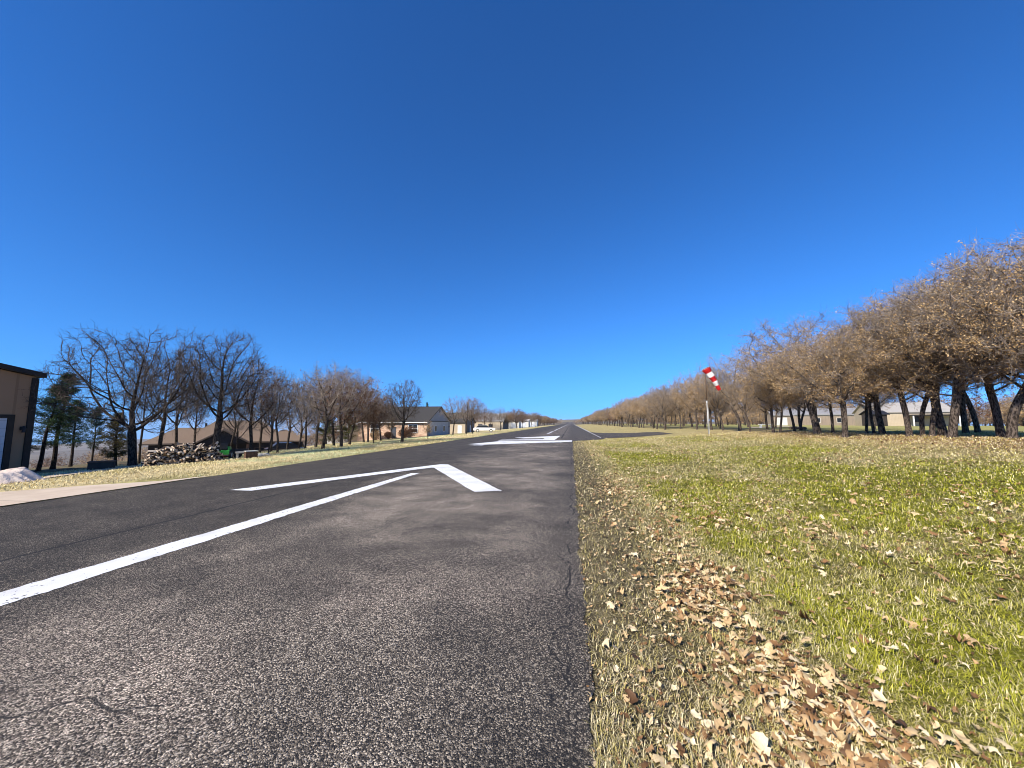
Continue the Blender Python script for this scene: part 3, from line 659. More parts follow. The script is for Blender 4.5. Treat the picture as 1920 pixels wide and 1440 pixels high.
# left yard: each tree where its trunk stands
YARD = 'trees in the yards left of the runway'
for a in [
 ('pine', 70, 884, 722, 'dark pine mostly hidden behind the corner of the tan hangar', dict(rz=.3)),
 ('pine', 97, 880, 703, 'tall dark green pine with leaning trunk beside the tan hangar', dict(rz=-.15)),
 ('pine2', 132, 875, 752, 'shorter dark pine right of the tall leaning pine', {}),
 ('pine2', 172, 873, 765, 'thin sparse pine behind the low dark box', dict(wf=.75)),
 ('cedar', 215, 861, 772, 'brownish cedar left of the large bare oak', {}),
 ('spread', 248, 874, 612, 'largest bare oak with wide low limbs, right of the brown cedar', dict(rz=4.25)),
 ('bare', 262, 861, 655, 'slim bare tree close behind the largest bare oak', dict(wf=.5)),
 ('bare', 300, 856, 636, 'bare oak at the left end of the firewood pile', dict(wf=.85)),
 ('bare2', 331, 850, 650, 'slim bare oak with crooked trunk behind the firewood pile', dict(wf=.6)),
 ('rust', 364, 851, 700, 'narrow oak with rusty leaves low in its crown, behind the firewood', dict(wf=.6)),
 ('upright', 404, 861, 617, 'tall upright bare oak at the right end of the firewood pile', dict(rz=2.6)),
 ('bare2', 446, 852, 745, 'short bare tree behind the dark utility cart', dict(wf=.8)),
 ('rust', 472, 855, 678, 'oak with thin brown leaves behind the wooden crate', dict(wf=.85)),
 ('bare', 503, 853, 735, 'small bare tree with curved trunk by the pale rocks', dict(wf=.6)),
 ('bare2', 508, 848, 692, 'slender bare oak just behind the curved trunk', dict(wf=.7)),
 ('bare', 520, 849, 690, 'straight bare oak next to the black car', dict(wf=.7)),
 ('bare2', 560, 842, 739, 'low bare oak right of the black car', dict(wf=.9)),
 ('bare', 572, 841, 716, 'bare oak at the gap right of the black car', dict(wf=.8)),
 ('rust2', 592, 838, 699, 'brown oak in the clump left of the tallest clump tree', dict(wf=.9)),
 ('bare2', 605, 842, 680, 'tallest oak of the clump between the black car and the brick hangar', dict(wf=.95)),
 ('rust', 626, 836, 694, 'brown oak directly right of the tallest clump tree', dict(wf=.8)),
 ('rust2', 640, 838, 686, 'stout rusty oak in the middle of the clump', dict(wf=.95)),
 ('rust2', 655, 834, 706, 'rusty oak behind the stout one in the clump', dict(wf=.9)),
 ('rust', 682, 829, 716, 'leaning rusty oak before the white house', dict(wf=.85)),
 ('rust2', 700, 831, 748, 'low dark oak in front of the left end of the brick wall', dict(wf=.85)),
 ('bare', 724, 822, 740, 'slim oak before the brick wall between its two windows', dict(wf=.7)),
 ('upright', 754, 829, 711, 'lone bare oak standing on the lawn before the brick hangar', dict(wf=1.0, rz=2.)),
 ('rust2', 690, 830, 727, 'brown oak left of the low dark oak at the brick wall', dict(wf=.9)),
 ('rust', 714, 826, 742, 'thin brown oak just left of the slim oak before the brick wall', dict(wf=.9)),
 ('gold', 735, 823, 768, 'low tan oak half hiding the door in the brick wall', dict(wf=.75)),
 ('bare2', 538, 843, 715, 'bare oak standing behind the black car', dict(wf=.8)),
 ('bare2', 487, 850, 700, 'thin bare oak behind the pale rocks', dict(wf=.7)),
 ('bare', 430, 856, 700, 'slim bare oak behind the green riding mower', dict(wf=.6)),
 ('sapling', 802, 824, 786, 'orange-leaved sapling at the corner of the brick hangar', {}),
 ('bare2', 849, 815, 742, 'bare oak just right of the grey gabled hangar', dict(wf=.9)),
 ('bare2', 874, 814, 741, 'bare oak in front of the small beige building', dict(wf=.8)),
 ('rust', 886, 813, 745, 'brownish oak at the dark end of the small beige building', dict(wf=.9)),
 ('bare2', 907, 807, 757, 'oak behind the white car', dict(wf=.8)),
 ('rust', 921, 807, 768, 'low brown oak before the long beige building', dict(wf=.8)),
 ('bare2', 938, 807, 762, 'bare oak at the corner of the dark gabled building', dict(wf=.9))]:
    tree_px(a[0], a[1], a[2], a[3], a[4], YARD, **a[5])
for k, (px, r, tp, lb) in enumerate([(612, 78, 775, 'olive evergreen seen low between the clump trunks, left one'), (655, 84, 772, 'olive evergreen seen low between the clump trunks, right one'), (478, 72, 800, 'dull evergreen beyond the tan house roof'), (545, 85, 806, 'reddish bushy tree beyond the black car'),
                             (712, 105, 752, 'golden brown tree rising behind the brick hangar'), (737, 112, 757, 'brown tree behind the roof of the brick hangar'), (800, 108, 756, 'dark cedar spire rising above the ridge of the brick hangar')]):
    x, y = along(px, r); z = float(H(x, y)); kd = ['evergreen', 'evergreen', 'evergreen', 'rust2', 'gold', 'rust', 'pine2'][k]
    tree(kd, x, y, height_at(px, tp, x, y)-z, lb, 'trees beyond the houses', wf=[1.3, 1.3, 1, .7, .8, .8, .35][k])
def make_low(seed, leafm):
    return make_oak(seed, 7.5, .5, 3.2, .12, 230, .42, .9, leafm, 'bark_dark', 'twig', ntw=2, twl=.75, lobes=.5, lsize=.2, twr=.016)
LOW = [make_low(51, 'leaf_rust'), make_low(52, 'leaf_gold'), make_low(53, 'leaf_gold'), make_low(54, 'leaf_rust')]
LOWD = []
for t_, c_, h_ in LOW:
    for me_ in (t_, c_):
        pass
    def arr(me_):
        v_ = np.empty(len(me_.vertices)*3, np.float32); me_.vertices.foreach_get('co', v_); q_ = np.empty(len(me_.loops), np.int32); me_.loops.foreach_get('vertex_index', q_)
        i_ = np.empty(len(me_.polygons), np.int32); me_.polygons.foreach_get('material_index', i_); return v_.reshape(-1, 3), q_.reshape(-1, 4), i_
    LOWD.append((arr(t_), arr(c_), h_, c_.materials[2].name))
def woods(name, pts, label, seed=1):
    rg_ = random.Random(seed); Vs, Qs, Ms = [], [], []; base = 0
    for (x, y, h) in pts:
        (tv, tq, ti), (cv, cq, ci), h0, ln_ = rg_.choice(LOWD); s_ = h/h0; a_ = rg_.random()*6.28; z = float(H(x, y))-.1; wf = s_*rg_.uniform(1., 1.5)
        for v_, q_, i_ in ((tv, tq, ti), (cv, cq, ci+0)):
            o_ = np.empty_like(v_); o_[:, 0] = x+(v_[:, 0]*math.cos(a_)-v_[:, 1]*math.sin(a_))*wf; o_[:, 1] = y+(v_[:, 0]*math.sin(a_)+v_[:, 1]*math.cos(a_))*wf; o_[:, 2] = z+v_[:, 2]*s_
            m_ = i_.copy()
            if v_ is cv: m_[i_ == 2] = 2 if ln_.startswith('dead') else 3
            Vs.append(o_); Qs.append(q_+base); Ms.append(m_); base += len(v_)
    o = put(bpy.data.objects.new(name, np_mesh(name, np.concatenate(Vs), np.concatenate(Qs), mats=['bark_dark', 'twig', 'leaf_gold', 'leaf_rust'], mi=np.concatenate(Ms)))); return tag(o, label, 'woodland', kind='stuff')
# woods on the slope below the yard
rg = random.Random(8)
wp = []
for i in range(60):
    px = rg.uniform(60, 640); r = rg.uniform(75, 150); x, y = along(px, r)
    if x > -40: continue
    wp.append((x, y, rg.uniform(3.5, 6)))
woods('slope_woods', wp, 'brown winter woods on the slope far below the left yards', 1)
# left row running on along the runway
rg = random.Random(3); yq = 150.
LROW = 'distant brown oaks in the row left of the runway'
while yq < 520:
    for (xa, xb) in ((-21.5, -19.5), (-28, -25)):
        x = rg.uniform(xa, xb)-(3 if 165 < yq < 200 else 0); y = yq+rg.uniform(-2, 2)
        if 170 < y < 200 and x > -27: continue
        tree(rg.choice(['rust', 'rust2', 'rust2', 'bare2', 'gold2']), x, y, rg.uniform(6.6, 8.2), 'rust brown oak in the far row along the left edge of the runway', LROW, wf=1.1)
    yq += 5+yq*.022
for y in (108, 118, 131, 140, 163):
    tree(rg.choice(['rust', 'rust2']), rg.uniform(-36, -31), y, rg.uniform(7, 8.5), 'brown oak behind the beige buildings on the left', 'oaks behind the beige buildings')
# right side: front trunks read off the photograph
FR = [(1207, 802.5, 741, 'gold2'), (1248, 803.5, 722, 'gold'), (1276, 804.5, 708, 'greyt'), (1307, 805.5, 698, 'gold2'), (1334, 806, 690, 'gold'), (1356, 807, 684, 'greyt'), (1388, 807.5, 660, 'greyt'), (1407, 809.5, 690, 'greyt'),
      (1450, 811, 668, 'gold'), (1463, 811, 690, 'gold2'), (1490, 809, 640, 'greyt'), (1502, 808, 670, 'greyt'), (1534, 813.5, 592, 'gold3'), (1562, 812, 650, 'gold2'), (1585, 820.5, 608, 'gold'), (1625, 812, 634, 'greyt'), (1639, 813, 650, 'gold2'), (1655, 814, 596, 'gold'),
      (1706, 818, 556, 'gold3'), (1730, 817, 545, 'greyt'), (1748, 818, 540, 'gold2'), (1768, 817, 530, 'gold'), (1785, 821, 520, 'gold3'), (1811, 813, 530, 'gold2'), (1834, 812, 515, 'greyt'), (1878, 820, 488, 'gold3'), (1897, 822, 462, 'greyt'), (1945, 824, 440, 'gold'), (1990, 826, 430, 'gold3')]
i = 0
for (px, py, tp, kd) in FR:
    i += 1; x, y, z = spot(px, py); n = i-5
    if px > 1910: lb = 'brown oak at the right edge of the photo, trunk out of view'
    elif px < 1325: lb = ORD[4-i]+' brown oak trunk to the left of the windsock'
    else: lb = ('brown oak just behind the windsock pole' if n == 0 else ORD[n-1]+' oak trunk to the right of the windsock, in the front row')
    if kd == 'greyt': lb = lb.replace('brown oak', 'grey twiggy oak').replace(' oak trunk', ' twiggy oak trunk')
    th = {1534: 1.4, 1585: 1.2, 1655: 1.2, 1768: 1.25, 1897: 1.35, 1388: 1.3, 1785: 1.1}.get(px, .92)
    tree(kd, x, y, (height_at(px, tp, x, y)-z), lb, 'front row of oaks right of the runway', wf=.92*th)
rg = random.Random(21); yq = 62.; RR = 'distant brown oaks in the row right of the runway'
while yq < 560:
    x = rg.uniform(13.5, 15.5)+max(0, (110-yq))*.01; tree(rg.choice(['gold', 'gold2', 'gold3', 'greyt', 'rust2']), x, yq+rg.uniform(-1.5, 1.5), rg.uniform(5.8, 7.9), 'golden brown oak in the far row along the right side of the runway', RR, wf=1.05)
    yq += 4.2+yq*.02
yq = 40.
while yq < 480:
    for xx_ in (20, 26.5):
        x = rg.uniform(xx_-1.5, xx_+2)
        tree(rg.choice(['gold', 'gold2', 'gold3', 'greyt']), x, yq+rg.uniform(-2, 2), rg.uniform(6.0, 7.4) if yq < 70 else rg.uniform(6.8, 8.2), 'brown oak standing in the second and third rows behind the right tree line', 'oaks behind the front row on the right')
    yq += 6.5+yq*.035
wp = []
for i in range(150):
    px = rg.uniform(1340, 2300); r = rg.uniform(165, 270); x, y = along(px, r)
    wp.append((x, y, rg.uniform(7.5, 11))); wp.append((x+rg.uniform(-5, 5), y+rg.uniform(-5, 5), rg.uniform(3, 4.5)))
for i in range(95):
    y = 40+250*rg.random()**1.3; x = rg.uniform(34, 75)
    u = math.atan2(x, y)+YAW
    if math.tan(u)*720+960 > 1425: continue
    wp.append((x, y, rg.uniform(6, 8)))
woods('far_woods', wp, 'brown winter woods far behind the right tree rows and buildings', 2)
wp = []
# far treeline at the end of the runway
for i in range(60):
    x = rg.uniform(-260, 330); y = rg.uniform(620, 820)
    if -14 < x < 8 and y < 700: continue
    wp.append((x, y, rg.uniform(7, 11)))
woods('end_woods', wp, 'low brown woods across the far end of the runway', 3)

# ---------------------------------------------------------------- buildings
def gable(name, label, cat, x, y, rz, L, W, h, rise, wall, roof, over=.35, z=None, th=.14, wl=None):
    """ridge along local X; gable ends at +-L/2"""
    r = empty(name, (x, y, float(H(x, y)) if z is None else z), rz, None, label, cat)
    w_ = MB().prism([(-W/2, -1.5), (W/2, -1.5), (W/2, h), (0, h+rise), (-W/2, h)], 'x', -L/2, L/2).build('wall', wall, r)
    k = rise/(W/2); e = W/2+over; ze = h-over*k
    MB().prism([(-e, ze+.02), (0, h+rise+.02), (e, ze+.02), (e, ze+.02+th), (0, h+rise+.02+th), (-e, ze+.02+th)], 'x', -L/2-over, L/2+over).build('roof', roof, r)
    return r
def panel(r, part, face, u, z, w_, h, mat, d, D=.06):
    """box standing proud of a wall: face is one of +x -x +y -y, d the distance of that wall from the centre"""
    s = 1 if face[0] == '+' else -1; a, b_ = sorted((s*(d-.02), s*(d+D))); mb = MB()
    if face[1] == 'x': mb.box(a, b_, u-w_/2, u+w_/2, z, z+h)
    else: mb.box(u-w_/2, u+w_/2, a, b_, z, z+h)
    return mb.build(part, mat, r)
def window(r, face, u, z, w_, h, d, frame='white_trim', bars=1):
    s = 1 if face[0] == '+' else -1; t = .09
    def bx(mb, u0, u1, z0, z1, a, b_):
        a, b_ = sorted((s*a, s*b_))
        mb.box(a, b_, u0, u1, z0, z1) if face[1] == 'x' else mb.box(u0, u1, a, b_, z0, z1)
    mb = MB(); U0, U1 = u-w_/2, u+w_/2
    bx(mb, U0-t, U1+t, z-t, z, d-.02, d+.07); bx(mb, U0-t, U1+t, z+h, z+h+t, d-.02, d+.07); bx(mb, U0-t, U0, z, z+h, d-.02, d+.07); bx(mb, U1, U1+t, z, z+h, d-.02, d+.07)
    for i in range(bars): q = U0+w_*(i+1)/(bars+1); bx(mb, q-.03, q+.03, z, z+h*.5-.03, d-.02, d+.06); bx(mb, q-.03, q+.03, z+h*.5+.03, z+h, d-.02, d+.06)
    if bars: bx(mb, U0, U1, z+h*.5-.03, z+h*.5+.03, d-.02, d+.055)
    f = mb.build('window', frame, r); g_ = MB(); bx(g_, U0, U1, z, z+h, d-.01, d+.02); g_.build('pane', 'glass', f)
# near hangar at the left edge
r = gable('hangar', 'tan metal hangar with dark trim and pale roll-up door at the left edge', 'hangar', -31.1, 6.35, 0, 16, 14, 4.15, 1.2, 'tan_metal', 'dark_trim', .22, z=-.55, th=.2)
MB().box(7.9, 8.07, 6.86, 7.07, -.5, 4.1).build('corner_trim', 'dark_trim', r); MB().box(7.9, 8.07, -7.07, -6.86, -.5, 4.1).build('corner_trim', 'dark_trim', r)
fr = MB(); fr.box(7.98, 8.07, 6.28, 6.42+.05, 0, 2.5); fr.box(7.98, 8.07, 1.6, 1.75, 0, 2.5); fr.box(7.98, 8.07, 1.75, 6.28, 2.36, 2.5); fr.build('door_frame', 'dark_trim', r)
dr = panel(r, 'door', '+x', 4.015, .02, 4.5, 2.33, 'door_blue', 8.0, .03)
lm = MB(); lm.box(8.0, 8.12, 6.68, 6.80, 1.85, 2.0); lm.tube([(8.1, 6.74, 2.02), (8.16, 6.74, 1.9), (8.16, 6.74, 1.75)], [.03, .07, .08], 8); lm.build('wall_lamp', 'black', r)
# tan roofed house below the yard
hx, hy = along(428, 60.5); hz = -3.75; a0 = math.atan2(hy, hx)-math.pi/2
hr_ = empty('house', (hx, hy, hz), a0, None, 'low house with tan shingle hip roof and dark shaded walls behind the firewood', 'house')
MB().box(-4.2, 6.6, -.2, 8, -1, 3.0).box(-7.4, -4.2, 1.5, 8, -1, 2.95).box(6.6, 8.6, 1.4, 7, -1, 2.9).build('wall', 'dark_wall', hr_)
def hip(mb, x0, x1, y0, y1, z, rise, ins):
    ym = (y0+y1)/2
    mb.add([(x0, y0, z), (x1, y0, z), (x1, y1, z), (x0, y1, z), (x0+ins, ym, z+rise), (x1-ins, ym, z+rise), (x0, y0, z-.18), (x1, y0, z-.18), (x1, y1, z-.18), (x0, y1, z-.18)],
           [(0, 1, 5, 4), (1, 2, 5), (2, 3, 4, 5), (3, 0, 4), (6, 7, 1, 0), (7, 8, 2, 1), (8, 9, 3, 2), (9, 6, 0, 3), (9, 8, 7, 6)])
mb = MB(); hip(mb, -4.8, 7.2, -.8, 8.8, 3.0, 2.7, 3.6); hip(mb, -8.2, 1.5, .9, 8.4, 2.94, 1.8, 3.0); hip(mb, 4, 9.2, 1.0, 7.4, 2.9, 1.5, 2.4); rf = mb.build('roof', 'shingle_tan', hr_)
MB().box(3.6, 4.4, 3.6, 4.5, 4.9, 6.0).build('chimney', 'pale_board', rf); MB().tube([(-2.3, 3.4, 3.6), (-2.3, 3.4, 5.35)], .12, 8).build('vent', 'dark_trim', rf)
mb = MB(); mb.prism([(-2.9, 2.75), (0, 4.45), (2.9, 2.75), (2.9, 2.93), (0, 4.65), (-2.9, 2.93)], 'y', -2.7, 2.2)
mb.v = [(x-.4, y, z) for x, y, z in mb.v]; mb.build('porch_roof', 'shingle_tan', hr_)
mb = MB(); mb.prism([(-2.6, 2.85), (2.6, 2.85), (0, 4.4)], 'y', -2.35, -2.2); mb.v = [(x-.4, y, z) for x, y, z in mb.v]; mb.build('porch_gable', 'dark_wall', hr_)
for px_ in (-2.9, 2.1): MB().box(px_-.12, px_+.12, -2.5, -2.26, -1, 2.78).build('porch_post', 'brown_wood', hr_)
window(hr_, '-y', 3.6, 1.0, 1.2, 1.1, .2, 'brown_wood', 1); window(hr_, '-y', -1.5, 1.0, 1.0, 1.1, .2, 'pale_board', 1)
# brick hangar with grey gable
cx, cy = -27.9, 79.4; L, W = 14.5, 14.4
r = gable('brick_hangar', 'red brick hangar with dark shingle roof and grey gable facing the runway', 'hangar', cx-L/2, cy, 0, L, W, 3.05, 3.1, 'brick', 'shingle_dark', .45, z=-1.15)
G = MB().prism([(-7.2, -.3), (7.2, -.3), (7.2, 3.0), (0, 6.05), (-7.2, 3.0)], 'x', L/2+.004, L/2+.05).build('gable_front', 'grey_metal', r)
dr = MB().box(L/2+.05, L/2+.12, -5.6, 5.6, 0, 3.0).build('hangar_door', 'white_lap', r)
MB().box(L/2+.05, L/2+.16, -5.8, 5.8, 3.02, 3.2).build('door_header', 'dark_trim', r)
for q in (-2.6, 2.7): 
    f = MB(); t = .12
    f.box(L/2+.1, L/2+.17, q-.6-t, q+.6+t, 1.0-t, 1.0).box(L/2+.1, L/2+.17, q-.6-t, q+.6+t, 2.1, 2.1+t).box(L/2+.1, L/2+.17, q-.6-t, q-.6, 1, 2.1).box(L/2+.1, L/2+.17, q+.6, q+.6+t, 1, 2.1)
    f = f.build('window', 'white_trim', dr); MB().box(L/2+.11, L/2+.14, q-.6, q+.6, 1, 2.1).build('pane', 'glass', f)
MB().box(L/2+.05, L/2+.12, -.2, .2, 5.0, 5.45).build('gable_vent', 'dark_trim', r)
for q in (-6.4, 6.4): MB().box(L/2+.05, L/2+.2, q-.1, q+.1, 1.8, 2.1).build('wall_lamp', 'black', r)
MB().box(-L/2-.3, L/2+.3, -W/2-.55, -W/2-.42, 2.78, 2.92).build('gutter', 'white_trim', r)
window(r, '-y', 4.4, .9, 1.8, 1.5, W/2, bars=1); window(r, '-y', -3.6, .9, 1.8, 1.5, W/2, bars=1)
panel(r, 'door', '-y', .3, -.2, 1.1, 2.2, 'dark_panel', W/2)
# shrubs at its wall
def shrub(px, r, hh, ww, mat, label, gz=None, group=None):
    x, y = along(px, r); rng = np.random.default_rng(int(px)); n = 2600
    p = rng.normal(size=(n, 3)); p /= np.linalg.norm(p, axis=1)[:, None]; p *= (rng.random((n, 1))**.4)
    lob = .75+.5*fbm(p[:, 0]*2+9, p[:, 1]*2+p[:, 2]*2+9, int(px), 2); p *= lob[:, None]
    C = np.stack([p[:, 0]*ww/2, p[:, 1]*ww/2, hh*.52+p[:, 2]*hh*.5], 1); V, Q = [], []; leafquads(rng, C, .13, V, Q, .6)
    S = np.zeros((30, 3)); S[:, :2] = rng.normal(0, .08, (30, 2)); dd = rng.normal(0, .5, (30, 3)); dd[:, 2] = 1
    V2, Q2 = [], []; twigs(rng, S, dd, np.full(30, hh*.9), .02, V2, Q2)
    rt = empty('shrub', (x, y, float(H(x, y))), 0, None, label, 'shrub', group)
    put(bpy.data.objects.new('foliage', np_mesh('foliage', np.concatenate(V), np.concatenate(Q), mats=[mat])), rt)
    put(bpy.data.objects.new('stems', np_mesh('stems', np.concatenate(V2), np.concatenate(Q2), mats=['bark_dark'])), rt)
SH = 'shrubs along the brick wall'
shrub(768, 75.5, 2.2, 3.2, 'leaf_rust', 'dark red shrub under the right window of the brick wall', group=SH); shrub(758, 76.5, 1.7, 2, 'leaf_rust', 'smaller dark red shrub left of the larger one at the brick wall', group=SH)
shrub(729, 79, 1.5, 1.8, 'leaf_rust', 'dark red shrub beside the brick building door', group=SH); shrub(705, 80, 2.0, 2.2, 'leaf_gold', 'tan shrub at the left end of the brick wall', group=SH)
shrub(560, 66, 2.0, 3, 'leaf_rust', 'reddish shrub right of the black car', group=None)
# white house left of it
x, y = along(668, 96)
r = gable('white_house', 'white lap-sided house glimpsed between trunks left of the brick hangar', 'house', x, y, R(-25), 9, 9, 3.4, 2.4, 'white_lap', 'roof_grey', z=float(H(x, y))-.2)
window(r, '-y', -2, 1.2, 1.2, 1.2, 4.5); window(r, '-y', 1.8, 1.2, 1.2, 1.2, 4.5); panel(r, 'porch_beam', '-y', 0, 2.4, 8, .35, 'dark_trim', 4.5, 1.4)
# small beige building
r = gable('beige_building', 'small beige building with white door and dark end, next beyond the grey gable', 'building', -30.6, 96.2, 0, 10, 9, 2.9, 2.3, 'tan2', 'shingle_dark', z=-1.1)
panel(r, 'door', '-y', 3.6, 0, 1.0, 2.1, 'white_trim', 4.5); MB().prism([(-4.45, -.3), (4.45, -.3), (4.45, 2.8), (0, 5.05), (-4.45, 2.8)], 'x', 5.004, 5.05).build('gable_front', 'dark_panel', r)
MB().box(5.05, 5.12, -.5, .5, 0, 2.1).build('side_door', 'white_trim', r)
# long beige building with dark gable
r = gable('long_beige_building', 'long beige building with two small dark windows and a dark gable end', 'building', -33.5, 153.5, 0, 15, 13, 3.4, 3.0, 'tan2', 'roof_grey', z=-1.1)
MB().prism([(-6.4, -.3), (6.4, -.3), (6.4, 3.3), (0, 6.2), (-6.4, 3.3)], 'x', 7.504, 7.56).build('gable_front', 'dark_panel', r)
window(r, '-y', -1.5, 1.1, 1.5, 1.2, 6.5, 'brown_wood', 0); window(r, '-y', 2.6, 1.1, 1.5, 1.2, 6.5, 'brown_wood', 0)
x, y = along(968, 182)
for i, (px, rr_, ww) in enumerate(((967, 178, 6), (984, 190, 6.5), (1001, 215, 6))):
    x, y = along(px, rr_); r = gable('white_hangar', ['first and nearest', 'second', 'third and farthest'][i]+' of three small white hangars left of the far runway', 'hangar', x-1, y, R(0), ww, 8, 3.1, .9, 'white_metal', 'roof_pale', z=float(H(x, y)))
    panel(r, 'door', '-y', .6, 0, 2.6, 2.4, 'door_blue', 4.0)
# right side buildings
cr = YAW
def gb(px, dist): return along(px, dist)
x, y = gb(1572, 150); zb = float(H(x, y))
r = gable('long_barn', 'long taupe barn with grey roof and two small windows behind the right trees', 'barn', x, y, R(-6), 30, 11, 3.1, 1.9, 'taupe', 'roof_grey', z=zb)
window(r, '-y', -7.5, .9, 1.0, 1.2, 5.5, 'pale_board', 0); window(r, '-y', -2.4, .9, 1.0, 1.2, 5.5, 'pale_board', 0); panel(r, 'trim', '-y', 0, 2.85, 30.2, .2, 'white_trim', 5.5)
x, y = gb(1461, 128); r = gable('shed', 'small brown shed with pale roof and white door left of the long barn', 'shed', x, y, R(-6), 4.5, 5, 2.7, 1.0, 'taupe', 'roof_grey')
panel(r, 'door', '-y', -.3, 0, 2.6, 2.1, 'white_metal', 2.5)
x, y = gb(1640, 118); r = gable('dark_shed', 'dark narrow shed between the long barn and the pale building', 'shed', x, y, 0, 3.0, 3, 2.6, .7, 'dark_wall', 'dark_trim')
panel(r, 'door', '-y', 0, 0, 1, 2, 'dark_panel', 1.5)
x, y = gb(1690, 130); r = gable('pale_building', 'pale building with low porch roof behind the right trees', 'building', x, y, R(-14), 14, 10, 3.2, 2.2, 'tan2', 'roof_pale')
MB().box(-1.5, 6.5, -8.2, -5.05, 2.3, 2.55).build('porch_roof', 'dark_trim', r)
for q in (-1.2, 2.4, 6.2): MB().box(q-.1, q+.1, -8.1, -7.9, 0, 2.3).build('porch_post', 'white_trim', r)
window(r, '-y', 1, 1.0, 1.4, 1.2, 5, 'brown_wood', 1)

# ---------------------------------------------------------------- windsock
x, y, z = spot(1328.5, 815); ws = empty('windsock', (x, y, z), 0, None, 'red and white striped windsock drooping from a tall pole on the grass', 'windsock')
ht = height_at(1322, 689, x, y)-z
MB().tube([(0, 0, -.1), (0, 0, ht*.52)], .037, 12).build('pole', 'steel', ws, smooth_=True)
MB().tube([(0, 0, ht*.5), (-.02, 0, ht-.1)], [.046, .042], 10).build('mast', 'rust_pole', ws, smooth_=True)
MB().tube([(.10, .03, -.1), (.09, .02, ht*.40)], .022, 8).build('brace', 'steel', ws)
MB().tube([(0, 0, ht*.47), (0, 0, ht*.50)], .075, 10).build('clamp', 'steel', ws)
m, nt, b = newmat('sock_cloth', .7, .2); M['sock'] = m
a_ = nd(nt, 'Attribute', attribute_name='tint').outputs['Color']; nt.links.new(a_, b.inputs['Base Color'])
sc_ = ht/4.8; k = 20; rows = 41; S0 = Vector((.02, -.05, ht-.12)); 
c_, s_ = math.cos(YAW), math.sin(YAW); rt = Vector((c_, s_, 0))
dvec = (rt*.50+Vector((0, 0, -.86))).normalized(); Ls = 42/713*math.hypot(x, y)*.98; av = rt.cross(dvec).normalized(); bv = dvec.cross(av)
V = []; T = []; rng = np.random.default_rng(4)
for i in range(rows):
    t = i/(rows-1); cen = S0+dvec*Ls*t+rt*.10*Ls*math.sin(t*2.6)*.4; rr_ = (.24-.13*t)*Ls/1.55*(1+.06*math.sin(t*22))
    for j in range(k):
        an = 2*math.pi*j/k; fo = 1+.14*math.sin(an*3+t*5)*t+.05*math.sin(an*7+t*9); V.append(cen+(av*math.cos(an)+bv*math.sin(an)*(1-.2*t))*rr_*fo)
        T.append((.50, .014, .016) if int(min(t, .999)*5) % 2 == 0 else (.78, .76, .74))
Q = [(i*k+j, i*k+(j+1) % k, (i+1)*k+(j+1) % k, (i+1)*k+j) for i in range(rows-1) for j in range(k)]
so_ = put(bpy.data.objects.new('sock', np_mesh('sock', [tuple(v) for v in V], Q, mats=['sock'], smooth_=True, tint=np.array(T))), ws)
rg_ = MB(); cc_ = [S0+(av*math.cos(a)+bv*math.sin(a))*.245*Ls/1.55 for a in np.linspace(0, 2*math.pi, 21)]; rg_.tube(cc_, .012, 6); rg_.build('hoop', 'steel', ws)
MB().tube([(-.02, 0, ht-.12), tuple(S0)], .015, 6).build('swivel', 'steel', ws)

# ---------------------------------------------------------------- things in the left yard
# tarp covered load
tx, ty, tz = spot(38, 905); rz = R(28)
n = 90; U, Vv = np.meshgrid(np.linspace(-1, 1, n), np.linspace(-1, 1, n)); u, v_ = U.ravel(), Vv.ravel()
ang = np.arctan2(v_, u); q = np.maximum(np.abs(u), np.abs(v_)); q = .75*q+.25*np.hypot(u, v_)/np.maximum(1, np.hypot(u, v_)/1.15)
fa = fbm(np.cos(ang)*3.2+9, np.sin(ang)*3.2+9, 14, 3)-.5; fb = 1-2*np.abs(fbm(np.cos(ang)*2.6+20+u*.5, np.sin(ang)*2.6+20, 15, 2)-.5)*2; qf = q*(1+.45*fa); prof = 1-smooth((qf-.56)/.40); fold = (2.2*(fbm(np.cos(ang)*4+30+u, np.sin(ang)*4+30+v_, 16, 3)-.5))*smooth((q-.35)/.5)
rdg = np.clip(fb, 0, 1)**3*smooth((q-.25)/.5)*prof; zt = np.minimum(.50*prof+.22*rdg, .56)*(.4+.6*np.abs(u))+.06*(fbm(u*3, v_*3, 12)-.5)+.09*fold*(prof > .02)+.10*(np.exp(-((u-.1)**2+v_**2)/.18)); zt = np.maximum(zt, .015)
sc2 = 1+.10*fold
V = np.stack([u*1.45*sc2, v_*.85*sc2, zt], 1); ii = np.arange(n*n).reshape(n, n); Q = np.stack([ii[:-1, :-1], ii[:-1, 1:], ii[1:, 1:], ii[1:, :-1]], -1).reshape(-1, 4)
cvx = np.array(along(-34, math.hypot(tx, ty)+.8))
tp_ = put(bpy.data.objects.new('tarpaulin', np_mesh('tarpaulin', V, Q, mats=['tarp'], smooth_=True))); tp_.location = (cvx[0], cvx[1], float(H(*cvx))+.02); tp_.rotation_euler = (0, 0, math.atan2(cvx[1], cvx[0])-math.pi/2)
tag(tp_, 'beige tarpaulin draped in folds over a low load before the tan hangar', 'tarpaulin')
# low dark box
def stand(px, py): return spot(px, py)
x, y, z = stand(190, 880.5); bz = empty('storage_box', (x, y, z), R(48), (.62, .62, .8), 'low dark brown box lying on the grass left of the largest oak', 'box')
MB().box(-.65, .65, -.4, .4, .05, .40).build('body', 'dark_wall', bz, .02); MB().box(-.68, .68, -.43, .43, .40, .47).build('lid', 'brown_wood', bz, .01)
for q in (-.5, .5): MB().box(q-.06, q+.06, -.38, .38, -.05, .05).build('foot', 'black', bz)
